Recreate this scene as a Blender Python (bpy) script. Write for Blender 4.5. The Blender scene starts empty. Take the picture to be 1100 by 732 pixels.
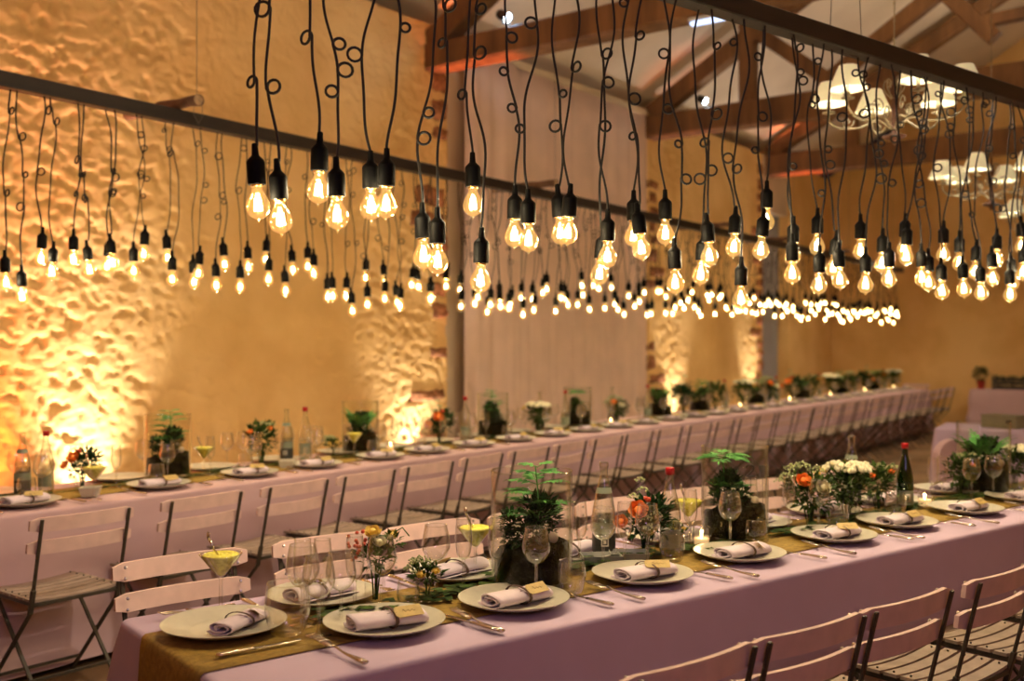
import bpy, math, random
from mathutils import Vector, Matrix, noise
PI = math.pi
rnd = random.Random(7)
scn = bpy.context.scene
COL = scn.collection
V = Vector

# ------------------------------------------------------------------ mesh kit
class MB:
    def __init__(s): s.v = []; s.f = []; s.m = []; s.mi = 0
    def add(s, vs, fs, M=None):
        o = len(s.v)
        s.v += [tuple(M @ V(p)) for p in vs] if M is not None else [tuple(p) for p in vs]
        s.f += [tuple(i + o for i in f) for f in fs]; s.m += [s.mi] * len(fs)
    def box(s, c, d, M=None, ch=0.0):
        x, y, z = d[0] / 2, d[1] / 2, d[2] / 2
        T = Matrix.Translation(c); T = (M @ T) if M is not None else T
        if ch <= 0:
            vs = [(i * x, j * y, k * z) for i in (-1, 1) for j in (-1, 1) for k in (-1, 1)]
            s.add(vs, [(0, 1, 3, 2), (4, 6, 7, 5), (0, 4, 5, 1), (2, 3, 7, 6), (0, 2, 6, 4), (1, 5, 7, 3)], T); return
        rings = []
        for zz, k in ((-z, ch), (-z + ch, 0), (z - ch, 0), (z, ch)):
            X, Y = x - k, y - k
            rings.append([(X, -Y + ch, zz), (X, Y - ch, zz), (X - ch, Y, zz), (-X + ch, Y, zz), (-X, Y - ch, zz), (-X, -Y + ch, zz), (-X + ch, -Y, zz), (X - ch, -Y, zz)])
        vs = [p for r in rings for p in r]; fs = [tuple(range(7, -1, -1)), tuple(range(24, 32))]
        for r in range(3):
            for i in range(8): fs.append((r * 8 + i, r * 8 + (i + 1) % 8, r * 8 + 8 + (i + 1) % 8, r * 8 + 8 + i))
        s.add(vs, fs, T)
    def lathe(s, prof, n=20, M=None, cap=False):
        vs = []; fs = []
        for r, z in prof:
            for i in range(n):
                a = 2 * PI * i / n; vs.append((r * math.cos(a), r * math.sin(a), z))
        for j in range(len(prof) - 1):
            for i in range(n):
                fs.append((j * n + i, j * n + (i + 1) % n, (j + 1) * n + (i + 1) % n, (j + 1) * n + i))
        if cap: fs.append(tuple(range(n - 1, -1, -1))); fs.append(tuple(range((len(prof) - 1) * n, len(prof) * n)))
        s.add(vs, fs, M)
    def tube(s, pts, r, n=6, M=None, flat=None):
        pts = [V(p) for p in pts]; vs = []; fs = []; N = len(pts)
        rr = r if hasattr(r, '__len__') else [r] * N
        t0 = (pts[1] - pts[0]).normalized()
        up = V((0, 0, 1)) if abs(t0.z) < .9 else V((1, 0, 0))
        nrm = t0.cross(up).normalized()
        for i, p in enumerate(pts):
            a = pts[max(i - 1, 0)]; b = pts[min(i + 1, N - 1)]
            t = (b - a)
            t = t.normalized() if t.length > 1e-9 else t0
            nrm = (nrm - t * nrm.dot(t))
            nrm = nrm.normalized() if nrm.length > 1e-6 else t.orthogonal().normalized()
            bn = t.cross(nrm)
            for k in range(n):
                an = 2 * PI * k / n
                q = nrm * math.cos(an) * rr[i] + bn * math.sin(an) * rr[i]
                if flat: q = V((q.x * flat[0], q.y * flat[1], q.z * flat[2]))
                vs.append(p + q)
        for j in range(N - 1):
            for i in range(n):
                fs.append((j * n + i, j * n + (i + 1) % n, (j + 1) * n + (i + 1) % n, (j + 1) * n + i))
        fs.append(tuple(range(n - 1, -1, -1))); fs.append(tuple(range((N - 1) * n, N * n)))
        s.add(vs, fs, M)
    def bar(s, a, b, w, t, M=None, side=None):
        """rectangular bar from a to b; w measured along 'side', t across"""
        a, b = V(a), V(b); d = (b - a); L = d.length; d.normalize()
        sd = V(side) if side else (V((1, 0, 0)) if abs(d.x) < .9 else V((0, 1, 0)))
        sd = (sd - d * sd.dot(d)).normalized(); u = d.cross(sd)
        R = Matrix((sd, u, d)).transposed().to_4x4(); T = Matrix.Translation((a + b) / 2) @ R
        s.box((0, 0, 0), (w, t, L), (M @ T) if M is not None else T, ch=min(w, t) * .15)
    def ball(s, c, r, n=8, m=6, sc=(1, 1, 1), M=None):
        prof = [(r * math.sin(PI * j / m) + 1e-5, -r * math.cos(PI * j / m)) for j in range(m + 1)]
        T = Matrix.Translation(c) @ Matrix.Diagonal((*sc, 1)); s.lathe(prof, n, (M @ T) if M is not None else T)
    def leaf(s, p, d, up, L, W, fold=.25, curl=.15):
        p, d, up = V(p), V(d).normalized(), V(up)
        sd = d.cross(up); sd = sd.normalized() if sd.length > 1e-4 else d.orthogonal().normalized()
        up = sd.cross(d)
        q = lambda a, b, c: p + d * a * L + sd * b * W + up * c * L
        vs = [q(0, 0, 0), q(.4, .5, fold * .4), q(.45, 0, 0), q(.4, -.5, fold * .4), q(1, 0, -curl)]
        s.add(vs, [(0, 2, 1), (0, 3, 2), (1, 2, 4), (2, 3, 4)])
    def mesh(s, mats, smooth=True):
        me = bpy.data.meshes.new('m'); me.from_pydata(s.v, [], s.f)
        for m in (mats if isinstance(mats, (list, tuple)) else [mats]): me.materials.append(m)
        if s.m and max(s.m): me.polygons.foreach_set('material_index', s.m)
        me.polygons.foreach_set('use_smooth', [smooth] * len(me.polygons)); me.update(); return me
    def build(s, name, mats, parent=None, smooth=True, loc=None, rz=0):
        return put(name, s.mesh(mats, smooth), parent, loc, rz)

def put(name, me, parent=None, loc=None, rz=0):
    o = bpy.data.objects.new(name, me); COL.objects.link(o)
    if parent: o.parent = parent
    if loc is not None: o.location = loc
    if rz: o.rotation_euler = (0, 0, rz)
    return o
def smoothang(o, deg=35):
    me = o.data
    try: me.set_sharp_from_angle(angle=math.radians(deg))
    except Exception: pass
    return o
def tag(o, label, cat, group=None):
    o['label'] = label; o['category'] = cat
    if group: o['group'] = group
    return o
def thing(name, label, cat, loc=(0, 0, 0), rz=0, group=None):
    return tag(put(name, None, None, loc, rz), label, cat, group)
def struct(o): o['kind'] = 'structure'; return o
def dup(root, loc, rz, label, group=None):
    r = root.copy(); COL.objects.link(r); r.location = loc; r.rotation_euler = (0, 0, rz); r['label'] = label
    if group: r['group'] = group
    elif 'group' in r: del r['group']
    for ch in list(root.children):
        c = ch.copy(); COL.objects.link(c); c.parent = r
        for g in list(ch.children):
            d = g.copy(); COL.objects.link(d); d.parent = c
    return r
class Kind:
    """first use moves the prototype, later uses copy it"""
    def __init__(s, root): s.root = root; s.used = False
    def at(s, loc, rz, label, group=None):
        if not s.used:
            s.used = True; r = s.root; r.location = loc; r.rotation_euler = (0, 0, rz); r['label'] = label
            if group: r['group'] = group
            return r
        return dup(s.root, loc, rz, label, group)
ORD = 'first second third fourth fifth sixth seventh eighth ninth tenth eleventh twelfth thirteenth fourteenth fifteenth sixteenth seventeenth eighteenth nineteenth twentieth'.split()
T2 = ['twenty-' + w for w in ORD[:9]] + ['thirtieth'] + ['thirty-' + w for w in ORD[:9]]
ORD += T2

# ------------------------------------------------------------------ materials
def newmat(name):
    m = bpy.data.materials.new(name); m.use_nodes = True; nt = m.node_tree; nt.nodes.clear()
    out = nt.nodes.new('ShaderNodeOutputMaterial'); return m, nt, out
def mat(name, c, rough=.6, metal=0, var=.08, scale=8, bump=0, bscale=60, c2=None, spec=.5, emit=None, es=0, sub=0, detail=4, trans=0):
    m, nt, out = newmat(name); N = nt.nodes.new; L = nt.links.new
    b = N('ShaderNodeBsdfPrincipled'); L(b.outputs[0], out.inputs[0])
    b.inputs['Roughness'].default_value = rough; b.inputs['Metallic'].default_value = metal
    b.inputs['Specular IOR Level'].default_value = spec
    if sub: b.inputs['Subsurface Weight'].default_value = sub; b.inputs['Subsurface Radius'].default_value = (.02, .012, .006)
    tc = N('ShaderNodeTexCoord')
    nz = N('ShaderNodeTexNoise'); nz.inputs['Scale'].default_value = scale; nz.inputs['Detail'].default_value = detail
    L(tc.outputs['Object'], nz.inputs['Vector'])
    mx = N('ShaderNodeMix'); mx.data_type = 'RGBA'
    a = [max(0, x * (1 - var)) for x in c]; bb = c2 or [min(1, x * (1 + var)) for x in c]
    mx.inputs['A'].default_value = (*a, 1); mx.inputs['B'].default_value = (*bb, 1)
    rp = N('ShaderNodeMapRange'); rp.inputs[1].default_value = .35; rp.inputs[2].default_value = .65
    L(nz.outputs['Fac'], rp.inputs[0]); L(rp.outputs[0], mx.inputs['Factor']); L(mx.outputs['Result'], b.inputs['Base Color'])
    if bump:
        n2 = N('ShaderNodeTexNoise'); n2.inputs['Scale'].default_value = bscale; n2.inputs['Detail'].default_value = 5
        L(tc.outputs['Object'], n2.inputs['Vector'])
        bp = N('ShaderNodeBump'); bp.inputs['Strength'].default_value = bump; bp.inputs['Distance'].default_value = .01
        L(n2.outputs['Fac'], bp.inputs['Height']); L(bp.outputs[0], b.inputs['Normal'])
    if emit: b.inputs['Emission Color'].default_value = (*emit, 1); b.inputs['Emission Strength'].default_value = es
    if trans:
        tr = N('ShaderNodeBsdfTranslucent'); L(mx.outputs['Result'], tr.inputs[0]); ms = N('ShaderNodeMixShader'); ms.inputs[0].default_value = trans
        L(b.outputs[0], ms.inputs[1]); L(tr.outputs[0], ms.inputs[2]); L(ms.outputs[0], out.inputs[0])
    return m
def glassmat(name, tint=(1, 1, 1), edge=(.55, .6, .55), refl=.75, emit=0, ecol=(1, .7, .3), rough=.03, pw_=2.6, base=.05):
    m, nt, out = newmat(name); N = nt.nodes.new; L = nt.links.new
    lw = N('ShaderNodeLayerWeight'); lw.inputs[0].default_value = .5
    pw = N('ShaderNodeMath'); pw.operation = 'POWER'; pw.inputs[1].default_value = pw_; L(lw.outputs['Facing'], pw.inputs[0])
    mx = N('ShaderNodeMix'); mx.data_type = 'RGBA'; mx.inputs['A'].default_value = (*tint, 1); mx.inputs['B'].default_value = (*edge, 1)
    L(pw.outputs[0], mx.inputs['Factor'])
    tr = N('ShaderNodeBsdfTransparent'); L(mx.outputs['Result'], tr.inputs[0])
    gl = N('ShaderNodeBsdfGlossy'); gl.inputs['Roughness'].default_value = rough; gl.inputs[0].default_value = (1, 1, 1, 1)
    fr = N('ShaderNodeMapRange'); fr.inputs[3].default_value = base; fr.inputs[4].default_value = refl; L(pw.outputs[0], fr.inputs[0])
    ms = N('ShaderNodeMixShader'); L(fr.outputs[0], ms.inputs[0]); L(tr.outputs[0], ms.inputs[1]); L(gl.outputs[0], ms.inputs[2])
    last = ms
    if emit:
        em = N('ShaderNodeEmission'); em.inputs[0].default_value = (*ecol, 1); em.inputs[1].default_value = emit
        ad = N('ShaderNodeAddShader'); L(ms.outputs[0], ad.inputs[0]); L(em.outputs[0], ad.inputs[1]); last = ad
    L(last.outputs[0], out.inputs[0])
    m.cycles.emission_sampling = 'NONE'; return m
def emis(name, c, s, samp='NONE'):
    m, nt, out = newmat(name); e = nt.nodes.new('ShaderNodeEmission'); e.inputs[0].default_value = (*c, 1); e.inputs[1].default_value = s
    nt.links.new(e.outputs[0], out.inputs[0]); m.cycles.emission_sampling = samp; return m
def woodmat(name, c, c2, scale=(1, 1, 8), rough=.7, bump=.3):
    m, nt, out = newmat(name); N = nt.nodes.new; L = nt.links.new
    b = N('ShaderNodeBsdfPrincipled'); L(b.outputs[0], out.inputs[0]); b.inputs['Roughness'].default_value = rough
    tc = N('ShaderNodeTexCoord'); mp = N('ShaderNodeMapping'); mp.inputs['Scale'].default_value = scale; L(tc.outputs['Object'], mp.inputs[0])
    nz = N('ShaderNodeTexNoise'); nz.inputs['Scale'].default_value = 3; nz.inputs['Detail'].default_value = 8; nz.inputs['Roughness'].default_value = .65; L(mp.outputs[0], nz.inputs['Vector'])
    cr = N('ShaderNodeValToRGB'); cr.color_ramp.elements[0].position = .3; cr.color_ramp.elements[1].position = .7
    cr.color_ramp.elements[0].color = (*c, 1); cr.color_ramp.elements[1].color = (*c2, 1)
    L(nz.outputs['Fac'], cr.inputs[0]); L(cr.outputs[0], b.inputs['Base Color'])
    bp = N('ShaderNodeBump'); bp.inputs['Strength'].default_value = bump; bp.inputs['Distance'].default_value = .02; L(nz.outputs['Fac'], bp.inputs['Height']); L(bp.outputs[0], b.inputs['Normal'])
    return m

M_PLASTER = mat('limewash_plaster', (.78, .50, .19), .95, 0, c2=(.86, .60, .26), scale=1.3, bump=.35, bscale=26, spec=.1, detail=8)
M_PLASTERW = mat('pale_plaster', (.62, .5, .33), .95, 0, c2=(.74, .62, .44), scale=.9, bump=.25, bscale=14, spec=.1, detail=8)
M_ROOF = mat('ceiling_plaster', (.66, .56, .42), .95, 0, c2=(.76, .66, .52), scale=.8, bump=.15, bscale=9, spec=.1)
M_STONE = mat('reddish_quoin_stone', (.20, .085, .04), .9, 0, c2=(.42, .19, .085), scale=14, bump=.8, bscale=40, spec=.1)
M_FLOOR = mat('worn_floor', (.15, .085, .035), .6, 0, c2=(.26, .15, .065), scale=2.2, bump=.15, bscale=30, detail=8)
M_TIMBER = woodmat('old_oak', (.075, .032, .011), (.30, .145, .05), (1, 1, .12))
M_RAIL = woodmat('dark_painted_rail', (.010, .008, .007), (.03, .022, .016), (.5, 6, 6), rough=.5, bump=.1)
M_LOG = woodmat('log_bark', (.10, .05, .025), (.25, .14, .08), (3, 3, 1), bump=.6)
M_LOGEND = mat('sawn_log_end', (.45, .3, .15), .8, var=.2, scale=40)
M_DRAPE = mat('sheer_drape', (.84, .65, .53), .9, 0, var=.05, scale=3, spec=.1, trans=.15)
M_DRAPEB = mat('bluish_drape', (.42, .42, .46), .9, 0, var=.05, scale=3, spec=.1, trans=.2)
M_CLOTH = mat('lilac_white_linen', (.53, .41, .54), .9, 0, var=.03, scale=5, bump=.12, bscale=350, spec=.15)
M_CLOTHB = mat('pinkish_linen', (.56, .39, .40), .9, 0, var=.03, scale=5, bump=.12, bscale=350, spec=.15)
M_NAPKIN = mat('napkin_linen', (.68, .58, .64), .9, 0, var=.04, scale=20, bump=.2, bscale=400, spec=.15)
M_RUNNER = mat('golden_runner', (.30, .19, .035), .75, 0, var=.2, scale=60, bump=.3, bscale=250, spec=.3)
M_PLATE = mat('cream_stoneware', (.52, .49, .39), .28, 0, var=.05, scale=30, spec=.5)
M_STEEL = mat('cutlery_steel', (.62, .55, .46), .2, 1, var=.05)
M_TAGP = mat('gold_card', (.50, .36, .11), .6, var=.1, scale=60)
M_INK = mat('brown_ink', (.12, .07, .03), .8)
M_BAND = mat('dark_brown_band', (.07, .03, .02), .6, var=.3, scale=80)
M_CHAIRW = mat('faded_pink_paint', (.70, .50, .44), .6, 0, var=.08, scale=12, spec=.4)
M_SEATW = mat('worn_seat_paint', (.31, .235, .18), .65, 0, var=.15, scale=14, spec=.4)
M_CHAIRM = mat('dark_olive_iron', (.06, .05, .035), .45, .3, var=.2, scale=20)
M_RIVET = mat('rivet', (.5, .45, .4), .3, 1)
M_BLACK = mat('black_rubber', (.008, .007, .006), .55, 0, var=.1)
M_SOCKET = mat('black_bakelite', (.002, .002, .0018), .6, 0, spec=.12, var=.1)
M_BRASS = mat('brass_cap', (.7, .45, .15), .25, 1)
M_GLOBE = glassmat('bulb_glass', (1, .93, .72), (.75, .45, .12), .6, emit=.30, ecol=(1, .62, .20))  # faint emission painted on for the filament's glow in the glass
M_FIL = emis('hot_filament', (1, .72, .34), 60)
M_GLASS = glassmat('drinking_glass', (.985, .985, .975), (.62, .62, .56), 1.0, rough=.06, pw_=2.0, base=.09)
M_VASE = glassmat('vase_glass', (.98, .985, .97), (.6, .62, .5), .8, pw_=4.5, base=.012)
M_BOTTLE = glassmat('clear_bottle', (.94, .96, .92), (.30, .34, .27), .95, rough=.06, pw_=1.7, base=.08)
M_GREENB = glassmat('green_bottle', (.10, .24, .06), (.01, .04, .01), .6)
M_WATER = glassmat('water', (.9, .92, .88), (.6, .65, .6), .3)
M_REDCAP = mat('red_cap', (.42, .008, .012), .35)
M_LABEL = mat('dark_label', (.03, .03, .025), .5)
M_LABELG = mat('grey_green_label', (.22, .25, .17), .5)
M_LABELW = mat('pale_label', (.55, .5, .4), .5)
M_LEMON = mat('lemon_foam', (.68, .60, .04), .5, var=.2, scale=90, c2=(.82, .76, .12), sub=.0, emit=None)
M_LEAF = mat('mid_green_leaf', (.028, .060, .012), .6, 0, var=.5, scale=30, c2=(.08, .14, .03), spec=.12)
M_LEAFD = mat('dark_leaf', (.010, .036, .010), .6, 0, var=.5, scale=30, c2=(.025, .075, .018), spec=.12)
M_FERN = mat('bright_fern', (.06, .22, .05), .6, 0, c2=(.13, .36, .09), scale=30, spec=.12)
M_MOSS = mat('dark_moss_bark', (.005, .004, .002), 1, 0, c2=(.016, .014, .005), scale=30, bump=1, bscale=90, spec=.02)
M_WHITEF = mat('cream_petal', (.70, .66, .45), .7, var=.1, scale=40)
M_YELF = mat('yellow_petal', (.75, .55, .12), .7, var=.1, scale=40)
M_ORF = mat('orange_petal', (.85, .26, .04), .7, var=.2, scale=60)
M_REDF = mat('red_berry', (.55, .06, .02), .4)
M_UMB = mat('pale_green_umbel', (.38, .42, .20), .8, var=.3, scale=90)
M_PEB = mat('pale_stone', (.5, .42, .3), .7, var=.2)
M_ZINC = mat('zinc_tray', (.32, .33, .27), .5, .2, var=.15, scale=20)
M_WAX = mat('candle_wax', (.75, .6, .4), .5, emit=(1, .6, .25), es=.8)
M_FLAME = emis('flame', (1, .62, .22), 40)
M_SHADE = mat('cream_lampshade', (.75, .70, .48), .8, 0, var=.03, emit=(1, .86, .50), es=.34, trans=.03)
M_SHADEIN = emis('lit_shade_underside', (1, .97, .85), 2.6)
M_IRON = mat('aged_cream_iron', (.34, .28, .17), .5, .4, var=.3, scale=20)
M_IRONR = mat('rust_brown_iron', (.10, .04, .02), .6, .2)
M_WIRE = mat('thin_wire', (.10, .08, .07), .5)
M_COOL = emis('cool_lens', (.75, .9, 1), 45)
M_COOLB = emis('bluish_tube', (.55, .68, 1), 2.2)
M_WHITEP = mat('white_plastic', (.6, .6, .6), .5)
M_POT = mat('red_pot', (.35, .03, .015), .5)
M_CARD = mat('olive_cardboard', (.22, .20, .11), .8)
M_DARKN = mat('dark_sign', (.03, .018, .012), .5)
M_TRESTLE = mat('bare_table_wood', (.3, .2, .12), .6)

# ------------------------------------------------------------------ frames of the place
CAMH = 1.51
class Fr:
    def __init__(s, o, ang): s.o = V((o[0], o[1], 0)); s.a = ang; s.x = V((math.cos(ang), math.sin(ang), 0)); s.y = V((-math.sin(ang), math.cos(ang), 0))
    def p(s, u, v, z=0): return s.o + s.x * u + s.y * v + V((0, 0, z))
AA = math.atan2(.6195, .785); AB = math.atan2(.811, .585)
FA = Fr((-.584, 2.194), AA)           # front table: u along the near edge, v towards its far side
FB = Fr((-2.25, 4.495), AB)           # long table by the wall
W0 = (-3.872, 5.665)
FW = Fr(W0, AB)                       # long wall: u along it, v = into the wall (so -v is into the room)
TOP = .752
ROOMW = 10.0; SL, SR = -5.0, 17.0; EAVE = CAMH + 3.10; SLOPE = .62

# ------------------------------------------------------------------ room shell
def wall_rough(u, z):
    r = .17
    r += .95 * max(0, min(1, (3.0 - u) / 1.6))
    for c, w in ((4.95, .9), (10.25, .6), (13.1, .5)): r += .75 * math.exp(-((u - c) / w) ** 2)
    return min(r, 1.1)
def wall_h(u, z):
    q = V((u * 1.1, z * 1.3, 9)); w = noise.noise(q * 2.7) * .8
    p = V((u * 8.8 + w, z * 13.5 + u * 3.2 + w, 3.1))
    f = noise.fractal(p, .62, 2.25, 5); c = noise.noise(p * .55 + V((3, 8, 1)))
    rg = wall_rough(u, z); cap = .10 + .25 * c
    h = min(f, cap) - max(0, (cap - f) - .35) * .8 + .18 * noise.noise(p * 3.3)
    return h * .023 * rg + noise.noise(q) * .020
def wall_panel(name, u0, u1, z0, z1, step=.035, parent=None):
    nu = max(2, int((u1 - u0) / step)); nz = max(2, int((z1 - z0) / step)); mb = MB(); vs = []; fs = []
    for j in range(nz + 1):
        z = z0 + (z1 - z0) * j / nz
        for i in range(nu + 1):
            u = u0 + (u1 - u0) * i / nu
            vs.append((u, -wall_h(u, z), z))
    n = nu + 1
    for j in range(nz):
        for i in range(nu): fs.append((j * n + i, j * n + i + 1, (j + 1) * n + i + 1, (j + 1) * n + i))
    # back and sides so the wall has thickness
    o = len(vs); vs += [(u0, .5, z0), (u1, .5, z0), (u1, .5, z1), (u0, .5, z1)]
    fs.append((o, o + 3, o + 2, o + 1))
    fs.append(tuple([j * n for j in range(nz + 1)] + [o + 3, o])); fs.append(tuple([j * n + nu for j in range(nz, -1, -1)] + [o + 1, o + 2]))
    mb.add(vs, fs); return struct(mb.build(name, M_PLASTER, parent, True, (W0[0], W0[1], 0), AB))
wl = wall_panel('wall_left', SL, 1.0, 0, EAVE, .05)
w1 = wall_panel('wall_left', 1.0, 5.52, 0, EAVE, .018)
w2 = wall_panel('wall_left', 9.70, 13.6, 0, EAVE, .03)
w3 = wall_panel('wall_left', 14.75, SR, 0, EAVE, .06)
# recesses behind the drapes
def slab(name, u0, u1, v0, v1, z0, z1, m, st=True):
    mb = MB(); mb.box(((u0 + u1) / 2, (v0 + v1) / 2, (z0 + z1) / 2), (u1 - u0, v1 - v0, z1 - z0))
    o = mb.build(name, m, None, False, (W0[0], W0[1], 0), AB)
    return struct(o) if st else o
slab('wall_recess', 5.3, 9.9, .16, .5, 0, EAVE, M_PLASTERW)
slab('wall_recess', 13.4, 14.9, .36, .5, 0, EAVE, M_PLASTERW)
slab('trim_1', 5.5, 9.75, .02, .16, EAVE - .08, EAVE, M_PLASTERW)
slab('trim_2', 13.6, 14.75, .02, .36, EAVE - .9, EAVE, M_PLASTERW)
def quoins(parent, u, side, seed, stack):
    r = random.Random(seed); z = .1
    while z < EAVE - .3:
        h = r.uniform(.15, .28); w = r.choice((.26, .52, .44, .20)) * r.uniform(.85, 1.2)
        if r.random() < stack:
            mb = MB(); n = 7; vs = []; fs = []
            a, b = (u - side * w, u + side * .012) if side > 0 else (u - .012, u + w)
            for j in range(6):
                for i in range(n + 1):
                    x = a + (b - a) * i / n; zz = z + (h - .03) * j / 5
                    ed = min(i, n - i, j * 1.3, (5 - j) * 1.3)
                    x2 = x + noise.noise(V((x * 9, zz * 9, seed))) * .03; z2 = zz + noise.noise(V((x * 7, zz * 8, seed + 4))) * .035
                    d = .010 + .028 * min(1, ed / 1.3) + noise.noise(V((x * 20, zz * 20, seed))) * .016
                    vs.append((x2, -max(wall_h(x, zz), -.02) - d + .012 if ed > 0 else .03, z2))
            for j in range(5):
                for i in range(n): fs.append((j * (n + 1) + i, j * (n + 1) + i + 1, (j + 1) * (n + 1) + i + 1, (j + 1) * (n + 1) + i))
            # return face inside the opening
            k = n if side > 0 else 0
            o = len(vs)
            for j in range(6): p = vs[j * (n + 1) + k]; vs.append((u + side * .02, .15, p[2]))
            for j in range(5):
                q = (j * (n + 1) + k, o + j, o + j + 1, (j + 1) * (n + 1) + k); fs.append(q)
            mb.add(vs, fs); mb.build('quoin_stone', M_STONE, parent)
        z += h
quoins(w1, 5.52, 1, 3, .86); quoins(w2, 9.70, -1, 5, .8); quoins(w2, 13.6, 1, 8, .9)

def roompoly(name, pts, m):
    mb = MB(); mb.add(pts, [tuple(range(len(pts)))]); return struct(mb.build(name, m, None, False))
P = lambda u, a, z: tuple(FW.p(u, -a, z))
RID = ROOMW / 2; RH = EAVE + SLOPE * RID
def slab4(name, a, b, c, d, off, m):
    """thick slab from four corners, extruded by off"""
    mb = MB(); q = [V(x) for x in (a, b, c, d)]; o = V(off)
    mb.add([*q, *[x + o for x in q]], [(0, 1, 2, 3), (7, 6, 5, 4), (0, 4, 5, 1), (1, 5, 6, 2), (2, 6, 7, 3), (3, 7, 4, 0)])
    return struct(mb.build(name, m, None, False))
slab4('floor', P(SL, -.5, 0), P(SR + .1, -.5, 0), P(SR + .1, ROOMW, 0), P(SL, ROOMW, 0), (0, 0, -.1), M_FLOOR)
slab4('ceiling', P(SL, -.5, EAVE - .5 * SLOPE + .31), P(SR + .1, -.5, EAVE - .5 * SLOPE + .31), P(SR + .1, RID, RH), P(SL, RID, RH), (0, 0, .15), M_ROOF)
slab4('ceiling', P(SL, RID, RH), P(SR + .1, RID, RH), P(SR + .1, ROOMW + .2, EAVE), P(SL, ROOMW + .2, EAVE), (0, 0, .15), M_ROOF)
slab4('wall_right', P(SL, ROOMW, 0), P(SR, ROOMW, 0), P(SR, ROOMW, EAVE + .2), P(SL, ROOMW, EAVE + .2), FW.y * -.2, M_PLASTER)
def gable(name, u, du, step):
    mb = MB(); vs = []; fs = []; na = int(ROOMW / step) + 1; nz = int(RH / step) + 1
    for j in range(nz + 1):
        for i in range(na + 1):
            a = -.3 + (ROOMW + .6) * i / na; zt = EAVE + SLOPE * (a if a < RID else ROOMW - a) + .1; z = zt * j / nz
            h = noise.noise(V((a * 1.2, z * 1.6, u))) * .03 + noise.noise(V((a * 5, z * 7, u))) * .008
            vs.append(P(u - (h if du > 0 else -h), a, z))
    n = na + 1
    for j in range(nz):
        for i in range(na): fs.append((j * n + i, j * n + i + 1, (j + 1) * n + i + 1, (j + 1) * n + i))
    mb.add(vs, fs); return struct(mb.build(name, M_PLASTER, None, True))
gable('wall_end', SR, 1, .1); gable('wall_near', SL, -1, .5)

# ------------------------------------------------------------------ roof trusses
def timber(mb, a, b, w, h, seg=10, seed=1, M=None):
    """hand hewn baulk from a to b: w sideways, h in the vertical plane, edges wandering"""
    a, b = V(a), V(b); d = (b - a).normalized(); sd = V((0, 1, 0)) if abs(d.y) < .9 else V((1, 0, 0))
    sd = (sd - d * sd.dot(d)).normalized(); up = sd.cross(d) * -1
    if up.z < 0: up = -up
    vs = []; fs = []; c = .16
    prof = [(-1 + c, -1), (1 - c, -1), (1, -1 + c), (1, 1 - c), (1 - c, 1), (-1 + c, 1), (-1, 1 - c), (-1, -1 + c)]
    L = (b - a).length
    for i in range(seg + 1):
        p = a + d * L * i / seg
        for k, (x, y) in enumerate(prof):
            n = 1 + .10 * noise.noise(V((i * .5 * L / seg + seed, k * 1.7, seed * 3.1)))
            vs.append(p + sd * x * w / 2 * n + up * y * h / 2 * n)
    for i in range(seg):
        for k in range(8): fs.append((i * 8 + k, i * 8 + (k + 1) % 8, i * 8 + 8 + (k + 1) % 8, i * 8 + 8 + k))
    fs.append(tuple(range(7, -1, -1))); fs.append(tuple(range(seg * 8, seg * 8 + 8))); mb.add(vs, fs, M)
def truss(u, hb, ht, lab):
    # local x runs into the room from the wall face, z up
    o = FW.p(u, 0, 0); t = put('roof_truss', None, None, tuple(o), AB - PI / 2); t['kind'] = 'structure'
    def piece(name, a, b, w, h, seed):
        mb = MB(); timber(mb, (a[0], 0, CAMH + a[1]), (b[0], 0, CAMH + b[1]), w, h, 14, seed); s = mb.build(name, M_TIMBER, t, True); smoothang(s, 30); return s
    mid = (hb + ht) / 2; H = ht - hb
    piece('tie_beam', (-.12, mid), (9.9, mid - .02), .26, H, u)
    piece('principal_rafter', (.0, ht + .02), (RID, RH - CAMH - .30), .2, .22, u + 2)
    piece('principal_rafter', (ROOMW, ht + .02), (RID, RH - CAMH - .30), .2, .22, u + 3)
    if lab != 'plain': piece('king_post', (1.36, ht - .05), (1.36, ht + 1.0), .18, .19, u + 4)
    if lab == 'full':
        piece('strut', (1.30, ht + 1.0), (2.42, ht + .08), .15, .17, u + 5)
        piece('strut', (2.28, ht + .05), (3.70, ht + .98), .15, .19, u + 6)
        piece('strut', (3.70, ht + .88), (4.20, ht + .30), .15, .17, u + 7)
        piece('collar_beam', (3.98, ht + .50), (7.1, ht + .60), .14, .12, u + 8)
    return t
truss(5.30, 2.64, 2.89, 'plain'); truss(9.79, 2.72, 3.03, 'full'); truss(13.9, 2.76, 3.12, '')
truss(.3, 2.70, 2.95, 'plain')
# ------------------------------------------------------------------ drapes
def drape(name, u0, u1, z0, z1, off, m, seed, label, amp=.045):
    mb = MB(); n = int((u1 - u0) / .02); nz = 14; vs = []; fs = []
    for j in range(nz + 1):
        z = z0 + (z1 - z0) * j / nz; q = 1 - .55 * j / nz
        for i in range(n + 1):
            u = u0 + (u1 - u0) * i / n
            f = noise.noise(V((u * 2.2, z * .12, seed))) * 1.5 + noise.noise(V((u * 7 + z * .1, z * .15, seed + 3))) * .7
            vs.append((u, -off + f * amp * (.35 + q), z))
    w = n + 1
    for j in range(nz):
        for i in range(n): fs.append((j * w + i, j * w + i + 1, (j + 1) * w + i + 1, (j + 1) * w + i))
    mb.add(vs, fs); o = mb.build(name, m, None, True, (W0[0], W0[1], 0), AB); tag(o, label, 'drape')
    md = o.modifiers.new('thick', 'SOLIDIFY'); md.thickness = .004
drape('drape', 5.82, 9.70, .03, EAVE - .08, -.03, M_DRAPE, 2, 'wide floor-length beige drape filling the tall bay of the plastered wall')
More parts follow.
